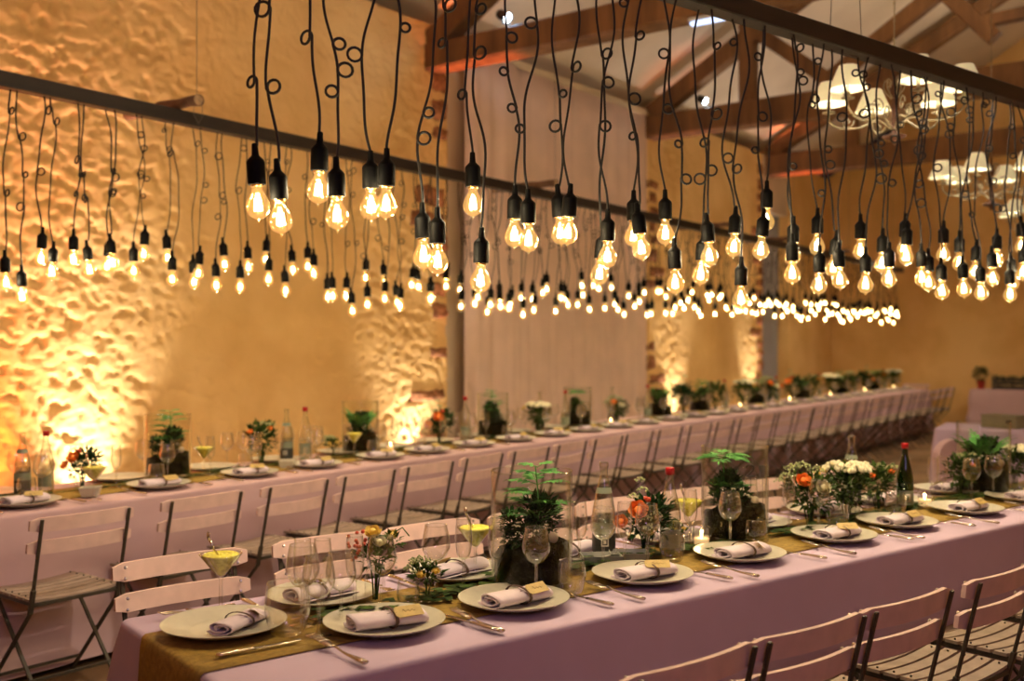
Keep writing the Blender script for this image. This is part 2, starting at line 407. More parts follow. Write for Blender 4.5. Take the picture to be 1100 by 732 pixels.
drape('drape', 13.66, 14.7, .03, EAVE - .9, -.16, M_DRAPEB, 6, 'narrow bluish drape in the small far bay beyond the last red quoin')

# ------------------------------------------------------------------ tables and cloths
def perimeter(L, W, r, step):
    pts = []
    def line(a, b, n):
        d = (V(b) - V(a)); k = max(1, int(d.length / step))
        for i in range(k): p = V(a) + d * i / k; pts.append((p.x, p.y, n[0], n[1], 0))
    def arc(c, a0):
        for i in range(6): a = a0 + PI / 2 * i / 6; pts.append((c[0] + r * math.cos(a), c[1] + r * math.sin(a), math.cos(a), math.sin(a), 1))
    line((r, 0), (L - r, 0), (0, -1)); arc((L - r, r), -PI / 2)
    line((L, r), (L, W - r), (1, 0)); arc((L - r, W - r), 0)
    line((L - r, W), (r, W), (0, 1)); arc((r, W - r), PI / 2)
    line((0, W - r), (0, r), (-1, 0)); arc((r, r), PI)
    return pts
def tablecloth(F, L, W, seed, m, label, fold=.02, step=.04, flare=.14, hem=.03):
    mb = MB(); per = perimeter(L, W, .03, step); n = len(per); vs = []; fs = []
    rows = [(-.012, TOP), (-.002, TOP - .001), (.005, TOP - .006), (.008, TOP - .018)] + [(None, TOP - .018 - (TOP - .018 - hem) * k / 12) for k in range(1, 13)]
    for off, z in rows:
        for (x, y, nx, ny, c) in per:
            q = 0 if off is not None else (TOP - z) / TOP
            o = off if off is not None else .008
            if q:
                dc = min(math.hypot(x - cx, y - cy) for cx in (0, L) for cy in (0, W))
                o += q * (.035 + flare * math.exp(-(dc / .16) ** 2))
                f = noise.noise(V((x * 2.6 + seed, y * 2.6, z * .5))) * 1.3 + noise.noise(V((x * 7, y * 7 + seed, z * .7))) * .5
                o += f * fold * (q ** .7)
                o += noise.noise(V((x * 1.5, z * 6 + x * .5, seed + 7))) * (.010 + fold * .55) * min(1, q * 4)
            vs.append((x + nx * o, y + ny * o, z))
    for j in range(len(rows) - 1):
        for i in range(n): a = j * n + i; b = j * n + (i + 1) % n; fs.append((a, a + n, b + n, b))
    fs.append(tuple(range(n))); mb.add(vs, fs)
    o = mb.build('tablecloth', m, None, True, tuple(F.o), F.a); tag(o, label, 'tablecloth'); return o
def table(F, L, W, label):
    t = thing('trestle_table', label, 'table', tuple(F.o), F.a)
    mb = MB(); mb.box((L / 2, W / 2, .732), (L - .02, W - .02, .03)); mb.build('tabletop', M_TRESTLE, t, False)
    k = max(2, int(L / 1.8)) + 1
    for i in range(k):
        x = .25 + (L - .5) * i / (k - 1)
        for y in (.12, W - .12):
            mb = MB(); mb.bar((x, y, 0), (x, y, .72), .05, .04); mb.build('leg', M_TRESTLE, t, False)
LA, LB, TW = 6.2, 17.0, .80
table(FA, LA, TW, 'front trestle table hidden under the lilac-white cloth'); tablecloth(FA, LA, TW, 1, M_CLOTH, 'lilac-white cloth draped over the front dining table', fold=.010)
UB0 = -1.0
FB2 = Fr(tuple(FB.p(UB0, 0)[:2]), AB)
table(FB2, LB, TW, 'long trestle table hidden under the pink cloth beside the plaster wall'); tablecloth(FB2, LB, TW, 4, M_CLOTHB, 'long pinkish cloth reaching the floor on the table beside the wall', fold=.035, flare=.06, hem=.04, step=.05)
def runner(F, L, v0, v1, label, over=.35, both=True, u0=0.0):
    mb = MB(); prof = []
    if over: prof += [(-.030, TOP - over), (-.022, TOP - over * .5), (-.013, TOP - .03), (-.008, TOP - .004), (.0, TOP + .0035)]
    k = max(4, int(L / .25)); prof += [(.02 + (L - .04) * i / k, TOP + .0045) for i in range(k + 1)]
    vs = []; fs = []; nv = 6
    for (x, z) in prof:
        for j in range(nv + 1):
            v = v0 + (v1 - v0) * j / nv
            vs.append((x + u0, v + .004 * math.sin(x * 5), z + (.0012 * noise.noise(V((x * 9, v * 30, 0))) if x > .02 else 0)))
    n = nv + 1
    for i in range(len(prof) - 1):
        for j in range(nv): fs.append((i * n + j, i * n + j + 1, (i + 1) * n + j + 1, (i + 1) * n + j)[::-1])
    mb.add(vs, fs); o = mb.build('table_runner', M_RUNNER, None, True, tuple(F.o), F.a); tag(o, label, 'runner')
    md = o.modifiers.new('t', 'SOLIDIFY'); md.thickness = .0015
runner(FA, LA, .20, .60, 'golden runner down the front table, hanging over its end')
runner(FB2, LB, .22, .58, 'golden runner down the long table beside the wall', over=.3)
ZT = TOP + .0065

# ------------------------------------------------------------------ chairs
def chair_proto():
    t = thing('folding_chair', 'x', 'chair')
    W = .385
    # two curved back slats
    for z0, h, ln in ((.775, .060, .46), (.680, .058, .46)):
        mb = MB(); vs = []; fs = []; n = 12
        for i in range(n + 1):
            x = -ln / 2 + ln * i / n; e = 1 - max(0, (abs(x) - ln / 2 + .02) / .02) ** 2 * .35
            yc = -.205 - .077 * (z0 - .50) / .32 + .026 - .026 * (1 - (2 * x / ln) ** 2)
            for (dy, dz) in ((-.007, -h / 2 * e), (.007, -h / 2 * e), (.007, h / 2 * e), (-.007, h / 2 * e)): vs.append((x, yc + dy + dz * -.12, z0 + dz))
        for i in range(n):
            for k in range(4): fs.append((i * 4 + k, i * 4 + (k + 1) % 4, i * 4 + 4 + (k + 1) % 4, i * 4 + 4 + k))
        fs.append((3, 2, 1, 0)); fs.append((n * 4, n * 4 + 1, n * 4 + 2, n * 4 + 3)); mb.add(vs, fs)
        mb.mi = 1
        for sx in (-1, 1):
            for dz in (-.018, .018): mb.ball((sx * W / 2, yc + .012, z0 + dz), .006, 8, 4)
        s = mb.build('backrest_slat', [M_CHAIRW, M_RIVET], t); smoothang(s, 40)
    # seat slats
    mb = MB(); ys = [-.165 + .058 * k for k in range(7)]
    for y in ys:
        vs = []; fs = []; n = 8; ln = .40
        for i in range(n + 1):
            x = -ln / 2 + ln * i / n; zz = .452 - .012 * (1 - (2 * x / ln) ** 2) + (y > .15) * -.004
            for (dy, dz) in ((-.023, 0), (.023, 0), (.023, .011), (-.023, .011)): vs.append((x, y + dy, zz + dz))
        for i in range(n):
            for k in range(4): fs.append((i * 4 + k, i * 4 + (k + 1) % 4, i * 4 + 4 + (k + 1) % 4, i * 4 + 4 + k)[::-1])
        fs.append((0, 1, 2, 3)); fs.append((n * 4 + 3, n * 4 + 2, n * 4 + 1, n * 4)); mb.add(vs, fs)
    mb.mi = 1
    for y in ys:
        for sx in (-1, 1): mb.ball((sx * .175, y, .463), .004, 6, 4)
    mb.mi = 2
    for sx in (-1, 1): mb.bar((sx * .185, -.195, .441), (sx * .185, .20, .441), .010, .018)
    s = mb.build('seat', [M_SEATW, M_CHAIRM, M_CHAIRM], t); smoothang(s, 40)
    for sx in (-1, 1):
        x = sx * W / 2
        mb = MB(); mb.bar((x, -.279, .80), (x, -.205, .50), .014, .009); mb.bar((x, -.206, .505), (x, -.178, .40), .020, .016); mb.bar((x, -.180, .405), (x, .205, .004), .018, .010)
        mb.build('back_leg', M_CHAIRM, t, False)
        mb = MB(); mb.bar((x - sx * .020, .165, .44), (x - sx * .020, -.255, .004), .016, .010); mb.ball((x - sx * .004, -.02, .24), .011, 8, 4); mb.build('front_leg', M_CHAIRM, t, False)
    for y, z in ((-.150, .115), (.125, .088)):
        mb = MB(); mb.bar((-W / 2 + .005, y, z), (W / 2 - .005, y, z), .008, .014, side=(0, 1, 0)); mb.build('stretcher', M_CHAIRM, t, False)
    mb = MB(); mb.bar((-W / 2, -.19, .438), (W / 2, -.19, .438), .008, .016, side=(0, 1, 0)); mb.bar((-W / 2, .165, .438), (W / 2, .165, .438), .008, .016, side=(0, 1, 0)); mb.build('seat_rail', M_CHAIRM, t, False)
    return t
CH = Kind(chair_proto())
# chair local -y is its back; seat faces +y
bu = [-.48, .12, .72, 1.27, 1.79] + [1.79 + .525 * k for k in range(1, 27)]
bu = [u for u in bu if u < 15.75]
for i, u in enumerate(bu):
    if i < 14: lab, g = 'pink slatted folding chair, %s from the left along the near side of the wall table' % ORD[i], 'folding chairs along the wall table'
    else: lab, g = 'small blurred slatted folding chair in the far row of the long wall table', 'folding chairs along the wall table'
    p = FB.p(u, -.507 + .275 + rnd.uniform(-.02, .02)); CH.at((p.x, p.y, 0), AB + rnd.uniform(-.05, .05), lab, g)
p = FB.p(16.42, .38); CH.at((p.x, p.y, 0), AB + PI / 2, 'blurred folding chair at the far end of the long wall table')
for i, u in enumerate((.84, 1.29, 1.73, 2.26, 2.76, 3.28)):
    p = FA.p(u, -.55 + .275); CH.at((p.x, p.y, 0), AA + (.02, -.015, 0, .03, -.02, 0)[i], 'shadowed slatted chair with its back to us, %s from the left below the lilac cloth' % ORD[i], 'chairs on our side of the front table')
for i, u in enumerate((.36, .90, 1.36, 1.86, 2.34, 2.85, 3.35, 3.9)):
    p = FA.p(u, TW + .235); CH.at((p.x, p.y, 0), AA + PI + (.03, -.04, .02, 0, .03, -.02, .02, 0)[i], 'pink slatted chair facing us behind the front table, %s from the left' % ORD[i], 'chairs behind the front table')

# ------------------------------------------------------------------ tableware prototypes
def lathe_thing(name, cat, prof, m, n=28):
    mb = MB(); mb.lathe(prof, n)
    if m is M_GLASS: r_, z_ = prof[-1]; mb.lathe([(r_ + .0011 * math.cos(a), z_ + .0011 * math.sin(a)) for a in [k * PI / 3 for k in range(7)]], n)
    if m is M_VASE and name == 'cylinder_vase': mb.lathe([(RJ - .0015 + .0028 * math.cos(a), .357 + .0028 * math.sin(a)) for a in [k * PI / 3 for k in range(7)]], n)
    o = mb.build(name, m); tag(o, 'x', cat); return o
def curve(pts, k=5):
    """catmull-rom through profile points"""
    out = []; P_ = [pts[0]] + list(pts) + [pts[-1]]
    for i in range(1, len(P_) - 2):
        a, b, c, d = (V((*P_[i + j], 0)) for j in (-1, 0, 1, 2))
        for t in range(k):
            s = t / k; q = .5 * ((2 * b) + (c - a) * s + (2 * a - 5 * b + 4 * c - d) * s * s + (3 * b - a - 3 * c + d) * s ** 3); out.append((max(q.x, .0005), q.y))
    out.append(pts[-1]); return out
plate_prof = [(.0005, .004), (.06, .004), (.085, .006)] + [(.09 + .0035 * k, .0075 + .00085 * k + (.0006 if k % 2 else 0)) for k in range(20)] + [(.161, .0265), (.162, .0255), (.160, .0235), (.12, .008), (.085, .0), (.0005, .0)]
PLATE = Kind(lathe_thing('dinner_plate', 'plate', plate_prof, M_PLATE, 48))
PL_SM = Kind(lathe_thing('dinner_plate', 'plate', [(.0005, .004), (.085, .006), (.12, .012), (.155, .024), (.160, .0235), (.12, .008), (.085, 0), (.0005, 0)], M_PLATE, 24))
def napkin_proto(style):
    t = thing('rolled_napkin', 'x', 'napkin'); mb = MB(); n = 14; ns = 26; L = .20; vs = []; fs = []
    for i in range(n + 1):
        x = -L / 2 + L * i / n
        pin = 1 - .10 * math.exp(-((x - .012) / .02) ** 2) + .05 * (abs(x) / (L / 2)) ** 3
        for k in range(ns):
            a = 2 * PI * 2.15 * k / ns
            r = (.010 + .0235 * k / ns) * pin
            vs.append((x + .004 * math.sin(k), 1.62 * r * math.cos(a - 1), .66 * r * math.sin(a - 1) + .023))
    for i in range(n):
        for k in range(ns - 1): fs.append((i * ns + k, i * ns + k + 1, (i + 1) * ns + k + 1, (i + 1) * ns + k))
    mb.add(vs, fs); s = mb.build('napkin_roll', M_NAPKIN, t); md = s.modifiers.new('t', 'SOLIDIFY'); md.thickness = .0035; md.offset = 0
    mb = MB(); pts = [(.012 + .001 * math.sin(k), (.0555) * math.cos(a), .0232 + .0255 * math.sin(a)) for k, a in enumerate([2 * PI * j / 18 for j in range(19)])]
    mb.tube(pts, .0035, 6, flat=(1.6, .5, .5)); mb.build('band', M_BAND, t)
    mb = MB(); a = (.1, -.62, .95)[style]; R = Matrix.Translation((.050, -.036, .044)) @ Matrix.Rotation(a, 4, 'Z') @ Matrix.Rotation(.62, 4, 'X')
    if style == 1: R = Matrix.Translation((.025, -.034, .048)) @ Matrix.Rotation(a, 4, 'Z') @ Matrix.Rotation(.5, 4, 'X')
    pl = [(-.040, -.010), (-.033, -.018), (.040, -.018), (.040, .018), (-.033, .018), (-.040, .010)]
    vs = [(x, y, z) for z in (-.0006, .0006) for x, y in pl]; fs = [(5, 4, 3, 2, 1, 0), (6, 7, 8, 9, 10, 11)] + [(k, (k + 1) % 6, 6 + (k + 1) % 6, 6 + k) for k in range(6)]
    mb.add(vs, fs, R); mb.mi = 1
    w = [(-.018 + .0042 * k, .004 * math.sin(k * 2.1) * (1 if k > 1 else 2), .0012) for k in range(10)]
    mb.tube(w, .0006, 4, R); mb.tube([(-.035, 0, .001), (-.045, .006, -.004), (-.055, .01, -.012)], .0008, 4, R); mb.build('name_tag', [M_TAGP, M_INK], t, False)
    return t
NAPS = [Kind(napkin_proto(k)) for k in range(3)]
def fork_proto():
    mb = MB(); z = lambda y: .006 + .010 * math.exp(-((y - .05) / .04) ** 2) + (.006 if y > .085 else 0)
    ys = [-.10 + .02 * k for k in range(8)]
    mb.tube([(0, y, z(y)) for y in ys], [.0095, .0100, .0085, .0065, .0048, .004, .004, .005], 8, flat=(1, 1, .5))
    vs = []; pr = [(.040, .004), (.052, .0105), (.075, .012), (.078, .012)]
    for y, w in pr: vs += [(-w, y, .011 + (y - .05) * .1), (w, y, .011 + (y - .05) * .1)]
    mb.add(vs, [(2 * k, 2 * k + 1, 2 * k + 3, 2 * k + 2) for k in range(3)])
    for k in range(4):
        x = -.0098 + .0065 * k; mb.tube([(x, .076, .0135), (x, .09, .0135), (x, .105, .014), (x * .95, .117, .019)], [.0025, .0024, .0022, .0012], 5)
    o = mb.build('fork', M_STEEL); tag(o, 'x', 'fork'); md = o.modifiers.new('t', 'SOLIDIFY'); md.thickness = .0012; return o
def knife_proto():
    mb = MB(); mb.tube([(0, -.11 + .0125 * k, .007) for k in range(9)], [.006, .0098, .0098, .009, .0085, .008, .0075, .007, .0065], 8, flat=(1, 1, .6))
    bl = [(-.010, .006), (.0, .009), (.06, .010), (.095, .009), (.112, .002)]
    vs = []
    for y, w in bl: vs += [(-w * .55, y, .0075), (w * .9, y, .0062), (w * .9, y, .006), (-w * .55, y, .0055)]
    fs = []
    for k in range(4):
        for j in range(4): fs.append((k * 4 + j, k * 4 + (j + 1) % 4, k * 4 + 4 + (j + 1) % 4, k * 4 + 4 + j))
    mb.add(vs, fs); o = mb.build('knife', M_STEEL); return tag(o, 'x', 'knife')
FORK, KNIFE = Kind(fork_proto()), Kind(knife_proto())
foot = [(.033, .0), (.033, .0015), (.012, .004), (.0055, .012), (.0046, .03)]
wine = foot + [(.0046, .085), (.006, .095)] + curve([(.006, .095), (.026, .107), (.042, .135), (.041, .165), (.033, .205)])
flute = [(.030, 0), (.030, .0015), (.010, .004), (.005, .012), (.0045, .085), (.0055, .092)] + curve([(.0055, .092), (.020, .108), (.0265, .145), (.0255, .18), (.0225, .218)])
tumb = curve([(.001, .004), (.030, .004), (.041, .035), (.0435, .06), (.0385, .10)])
mart = [(.038, 0), (.038, .0015), (.012, .004), (.0055, .012), (.0048, .085), (.007, .092), (.058, .155), (.059, .158)]
small = curve([(.001, .003), (.026, .003), (.031, .03), (.032, .075)])
WINE = Kind(lathe_thing('wine_glass', 'glass', wine, M_GLASS)); FLUTE = Kind(lathe_thing('champagne_flute', 'glass', flute, M_GLASS, 24)); TUMB = Kind(lathe_thing('tumbler', 'glass', tumb, M_GLASS))
def mart_proto():
    t = lathe_thing('cocktail_glass', 'cocktail', mart, M_GLASS, 32)
    mb = MB(); mb.lathe([(.0005, .094), (.012, .100), (.050, .146), (.051, .153)] + [(.051 - .0051 * k, .156 + .004 * math.sin(k * 2.3) * (1 - k / 10)) for k in range(10)] + [(.0005, .160)], 32); mb.build('lemon_cream', M_LEMON, t)
    mb = MB(); mb.tube([(.01, .0, .13), (-.018, .004, .172), (-.030, .006, .200)], [.0025, .003, .004], 6, flat=(1, 1, 1)); mb.ball((-.034, .006, .212), .009, 8, 6, (.5, .8, 1.4)); mb.build('spoon', M_STEEL, t)
    return t
MART = Kind(mart_proto())
bprof = [(.001, .004), (.038, .003), (.041, .010), (.041, .14)] + curve([(.041, .14), (.040, .165), (.031, .215), (.020, .262), (.0145, .285), (.0142, .318)], 4)
def bottle_proto(kind):
    m = M_GREENB if kind == 'green' else M_BOTTLE
    t = lathe_thing('water_bottle', 'bottle', bprof, m, 28)
    mb = MB(); mb.lathe([(.0162, .315), (.0165, .322), (.0162, .332), (.0142, .334), (.0135, .33)] if kind != 'red' and kind != 'green' else [(.001, .340), (.0165, .340), (.0175, .336), (.0175, .312), (.015, .312)], 20)
    mb.build('cap' if kind in ('red', 'green') else 'lip', M_REDCAP if kind in ('red', 'green') else m, t)
    mb = MB()
    if kind == 'open':
        mb.lathe([(.0415, .02), (.0415, .085)], 28); mb.mi = 1; mb.lathe([(.0415, .085), (.0415, .125)], 28); nk = MB(); nk.lathe([(.0290, .226), (.0245, .246)], 28); nk.build('neck_label', M_LABELG, t)
        mb.mi = 2; mb.box((0, -.0422, .058), (.026, .001, .03)); mb.mi = 0; mb.box((0, -.0429, .058), (.018, .001, .021)); mb.mi = 2; mb.box((0, -.0436, .058), (.010, .001, .012)); mb.build('label', [M_LABEL, M_LABELG, M_LABELW], t, False)
    else:
        mb.mi = 0; R = 14
        vs = []; fs = []
        for k in range(R + 1):
            a = -PI / 2 - 1.15 + 2.3 * k / R; vs += [(.0416 * math.cos(a), .0416 * math.sin(a), .035), (.0416 * math.cos(a), .0416 * math.sin(a), .105)]
        fs = [(2 * k, 2 * k + 2, 2 * k + 3, 2 * k + 1) for k in range(R)]; mb.add(vs, fs)
        if kind == 'green': mb.mi = 1; mb.box((0, -.0425, .07), (.024, .001, .040)); mb.mi = 0; mb.box((0, -.0431, .07), (.012, .001, .022))
        mb.build('label', [M_LABELG, M_LABELW], t, True)
    if kind != 'green':
        mb = MB(); mb.lathe([(.001, .006), (.037, .007), (.0385, .012), (.0385, .125 if kind == 'red' else .15), (.001, .126 if kind == 'red' else .151)], 24); mb.build('water', M_WATER, t)
    return t
BOPEN, BRED, BGREEN = Kind(bottle_proto('open')), Kind(bottle_proto('red')), Kind(bottle_proto('green'))
def votive_proto():
    t = lathe_thing('votive_candle', 'candle', small, M_GLASS, 20)
    mb = MB(); mb.lathe([(.0005, .005), (.027, .005), (.029, .03), (.028, .034), (.0005, .033)], 18); mb.build('wax', M_WAX, t)
    mb = MB(); mb.lathe([(.0005, .034), (.003, .038), (.0042, .044), (.0025, .053), (.0004, .062)], 8); f = mb.build('flame', M_FLAME, t)
    l = bpy.data.lights.new('candle_light', 'POINT'); l.energy = .5; l.color = (1, .6, .25); l.shadow_soft_size = .006
    lo = bpy.data.objects.new('candle_light', l); COL.objects.link(lo); lo.parent = t; lo.location = (0, 0, .048)
    return t
VOT = Kind(votive_proto())
def bowl_proto():
    mb = MB()
    lo, hi, th = .035, .048, .003
    for (h0, h1, z0, z1) in ((lo, hi, 0, .045),):
        vs = []
        for r, z in ((lo, 0), (hi, .045), (hi - th, .045), (lo - th, .005)):
            for sx, sy in ((-1, -1), (1, -1), (1, 1), (-1, 1)): vs.append((sx * r, sy * r, z))
        fs = [(3, 2, 1, 0), (12, 13, 14, 15)]
        for j in range(3):
            for i in range(4): fs.append((j * 4 + i, j * 4 + (i + 1) % 4, j * 4 + 4 + (i + 1) % 4, j * 4 + 4 + i))
        mb.add(vs, fs)
    o = mb.build('square_bowl', M_PLATE, None, False); return tag(o, 'x', 'bowl')
BOWL = Kind(bowl_proto())
def tray_proto():
    mb = MB(); vs = []
    for a, b, z in ((.060, .038, 0), (.068, .045, .032), (.065, .042, .032), (.058, .036, .006)):
        for sx, sy in ((-1, -1), (1, -1), (1, 1), (-1, 1)): vs.append((sx * a, sy * b, z))
    fs = [(3, 2, 1, 0), (12, 13, 14, 15)]
    for j in range(3):
        for i in range(4): fs.append((j * 4 + i, j * 4 + (i + 1) % 4, j * 4 + 4 + (i + 1) % 4, j * 4 + 4 + i))
    mb.add(vs, fs); o = mb.build('zinc_tray', M_ZINC, None, False); return tag(o, 'x', 'tray')
TRAY = Kind(tray_proto())

# ------------------------------------------------------------------ plants and flowers
def frond(mb, base, d, L, r, w=.25, n=11, droop=.3):
    base, d = V(base), V(d).normalized(); pts = []; p = base.copy(); dd = d.copy()
    for i in range(n + 1):
        pts.append(p.copy()); p = p + dd * (L / n); dd = (dd + V((0, 0, -droop / n))).normalized()
    mb.tube(pts, .0012, 4)
    for i in range(2, n + 1):
        t = (pts[i] - pts[i - 1]).normalized(); sd = t.cross(V((0, 0, 1)))
        sd = sd.normalized() if sd.length > .05 else V((1, 0, 0)); up = sd.cross(t)
        ln = L * w * math.sin(PI * (.16 + .78 * i / n)) 
        for s in (-1, 1): mb.leaf(pts[i], sd * s + t * .55 + up * r.uniform(-.1, .2), up, ln, ln * .5, .1, .15)
    mb.leaf(pts[-1], dd, V((0, 0, 1)), L * w * .5, L * w * .2)
def clump(mb, c, rad, n, size, r, squash=1.0, up=.5):
    c = V(c)
    for i in range(int(n * 1.7)):
        q = V((r.gauss(0, 1), r.gauss(0, 1), r.gauss(0, 1))); q.normalize(); rr = rad * r.uniform(.35, 1) ; p = c + V((q.x * rr, q.y * rr, q.z * rr * squash))
        d = q + V((r.uniform(-.6, .6), r.uniform(-.6, .6), r.uniform(-.3, .6) + up)); L = size * r.uniform(.45, 1.0)
        mb.leaf(p, d, V((r.uniform(-.5, .5), r.uniform(-.5, .5), 1)), L, L * r.uniform(.4, .65))
def rose(mb, c, R, r, tilt=(0, -.4, .8)):
    c = V(c); z = V(tilt).normalized(); x = z.orthogonal().normalized(); y = z.cross(x)
    mb.ball(c, R * .45, 8, 6)
    for ring, (k, rr, op) in enumerate(((3, .5, .15), (5, .72, .35), (6, .95, .65))):
        for i in range(k):
            a = 2 * PI * i / k + ring * .7 + r.uniform(-.1, .1); ra = x * math.cos(a) + y * math.sin(a); ta = z.cross(ra); vs = []
            for j in range(4):
                v = j / 3
                for m in range(5):
                    u = (m - 2) / 2; w = math.sin(PI * (.2 + .55 * v))
                    q = c + ra * R * (rr * (.55 + .45 * math.sin(v * 1.5)) + op * .25 * v * v - .14 * u * u) + ta * u * R * .55 * w + z * R * (-.5 + v * (1.05 - op * .5) - .12 * u * u)
                    vs.append(q)
            mb.add(vs, [(j * 5 + m, j * 5 + m + 1, (j + 1) * 5 + m + 1, (j + 1) * 5 + m) for j in range(3) for m in range(4)])
def umbel(mb, c, R, r, n=26, br=.08):
    c = V(c)
    for i in range(n):
        a = r.uniform(0, 2 * PI); q = math.sqrt(r.random()); mb.ball(c + V((math.cos(a) * q * R, math.sin(a) * q * R, R * .55 * (1 - q * q) + r.uniform(-.1, .1) * R)), R * br * r.uniform(1, 1.9), 5, 4)
def stems(mb, r, n, z0, z1, sp):
    for i in range(n):
        a = r.uniform(0, 2 * PI); x, y = sp * math.cos(a) * r.random(), sp * math.sin(a) * r.random(); mb.tube([(x * .4, y * .4, z0), (x * .7, y * .7, (z0 + z1) / 2), (x * 1.4, y * 1.4, z1)], .0022, 4)
def bouquet_proto(style, seed):
    r = random.Random(seed); t = thing('bouquet', 'x', 'flowers')
    lf, fl, z = MB(), [], .10
    if style == 'yellow':       # tall thin vase with yellow roses, berries
        stems(lf, r, 6, .006, .12, .02); clump(lf, (0, 0, .135), .045, 60, .035, r); clump(lf, (.05, 0, .17), .03, 22, .035, r)
        lf.tube([(.03, 0, .15), (.055, 0, .20), (.08, 0, .215), (.10, 0, .19)], .002, 4)
        mb = MB(); rose(mb, (-.005, -.01, .205), .024, r); rose(mb, (.05, .0, .195), .017, r); mb.build('yellow_rose', M_YELF, t)
        mb = MB(); rose(mb, (.018, -.03, .180), .019, r); mb.build('cream_rose', M_WHITEF, t)
        mb = MB()
        for i in range(20): mb.ball((-.045 + r.gauss(0, .018), -.03 + r.gauss(0, .015), .170 + r.gauss(0, .022)), .0058, 7, 5)
        mb.build('berries', M_REDF, t)
    elif style == 'low':
        stems(lf, r, 4, .006, .06, .02); clump(lf, (0, 0, .075), .045, 70, .032, r, .7)
        mb = MB()
        for i in range(7): umbel(mb, (r.uniform(-.05, .05), r.uniform(-.045, .02), .10 + r.uniform(-.015, .02)), .017, r, 16, .11)
        mb.build('pale_blossom', M_UMB, t)
        mb = MB(); rose(mb, (-.01, -.04, .085), .014, r); rose(mb, (.03, -.02, .09), .012, r); mb.build('yellow_rose', M_YELF, t)
    elif style == 'orange':
        stems(lf, r, 8, .006, .10, .03); clump(lf, (0.03, .0, .14), .070, 170, .042, r); clump(lf, (-.02, .01, .11), .055, 80, .04, r)
        mb = MB(); rose(mb, (-.03, -.055, .170), .033, r, (-.1, -.8, .6)); rose(mb, (-.088, -.03, .125), .024, r, (-.3, -.8, .5)); mb.build('orange_rose', M_ORF, t)
        mb = MB()
        for p_ in ((-.01, -.02, .23), (-.04, .0, .205), (.0, -.06, .135), (.01, -.07, .11), (.03, -.05, .15)): umbel(mb, p_, .024, r, 26, .085)
        umbel(mb, (-.02, 0, .262), .024, r, 22, .08); mb.build('green_umbel', M_UMB, t)
        mb = MB(); mb.ball((.005, -.05, .205), .010, 8, 6); mb.ball((-.005, -.05, .21), .007, 8, 6); mb.build('berries', M_REDF, t)
    elif style == 'wide':
        stems(lf, r, 9, .006, .10, .035); clump(lf, (0.02, .0, .12), .075, 190, .042, r); clump(lf, (-.05, 0, .14), .05, 80, .035, r)
        mb = MB()
        for p_ in ((-.085, -.02, .18), (-.06, .01, .205), (-.10, 0, .16), (-.03, .0, .215), (.02, -.01, .20)): umbel(mb, p_, .033, r, 34, .075)
        mb.build('green_umbel', M_UMB, t)
        mb = MB(); rose(mb, (-.04, -.06, .175), .026, r, (0, -.8, .6)); mb.build('orange_rose', M_ORF, t)
        mb = MB(); rose(mb, (.030, -.065, .150), .027, r, (.1, -.8, .5)); mb.build('cream_rose', M_WHITEF, t)
    elif style == 'white':
        stems(lf, r, 9, .006, .10, .035); clump(lf, (0, .0, .12), .080, 230, .042, r)
        mb = MB(); umbel(mb, (-.05, -.02, .185), .042, r, 90, .12); umbel(mb, (.02, -.04, .180), .050, r, 110, .12); umbel(mb, (.06, 0, .185), .035, r, 60, .12); mb.build('white_hydrangea', M_WHITEF, t)
        mb = MB(); rose(mb, (-.09, -.02, .18), .014, r); rose(mb, (-.11, 0, .165), .012, r); mb.build('yellow_rose', M_YELF, t)
    else:                       # wild mix
        stems(lf, r, 9, .006, .10, .035); clump(lf, (0, .0, .13), .075, 160, .045, r)
        for i in range(5): lf.leaf((r.uniform(-.05, .05), 0, .16), (r.uniform(-1, 1), r.uniform(-.5, .5), 1.2), (0, -1, .3), .07, .016)
        mb = MB()
        for i in range(6): umbel(mb, (r.uniform(-.06, .06), r.uniform(-.07, .02), .17 + r.uniform(-.03, .04)), .020, r, 18, .11)
        mb.build('pale_blossom', M_UMB, t)
        mb = MB(); rose(mb, (-.045, -.05, .165), .016, r); rose(mb, (.05, -.03, .18), .015, r); mb.build('orange_rose', M_ORF, t)
    lf.build('foliage', M_LEAF if style in ('low', 'yellow', 'wide') else M_LEAFD if style == 'orange' else M_LEAF, t, False)
    return t
BQ = {k: Kind(bouquet_proto(k, i + 3)) for i, k in enumerate(('yellow', 'low', 'orange', 'wide', 'white', 'mixed'))}
JAR = Kind(lathe_thing('glass_jar', 'jar', curve([(.001, .003), (.034, .003), (.037, .02), (.037, .07), (.030, .088), (.032, .100)]), M_VASE, 22))
BUDJ = Kind(lathe_thing('bud_vase', 'vase', curve([(.001, .003), (.026, .003), (.028, .02), (.027, .075), (.014, .10), (.015, .125)]), M_VASE, 20))
RJ = .127
vase_prof = [(.0008, .006), (RJ - .006, .006), (RJ - .001, .0), (RJ, .004), (RJ, .355), (RJ - .001, .358), (RJ - .004, .358), (RJ - .005, .354), (RJ - .005, .012), (.0008, .010)]
VASE = Kind(lathe_thing('cylinder_vase', 'vase', vase_prof, M_VASE, 56))
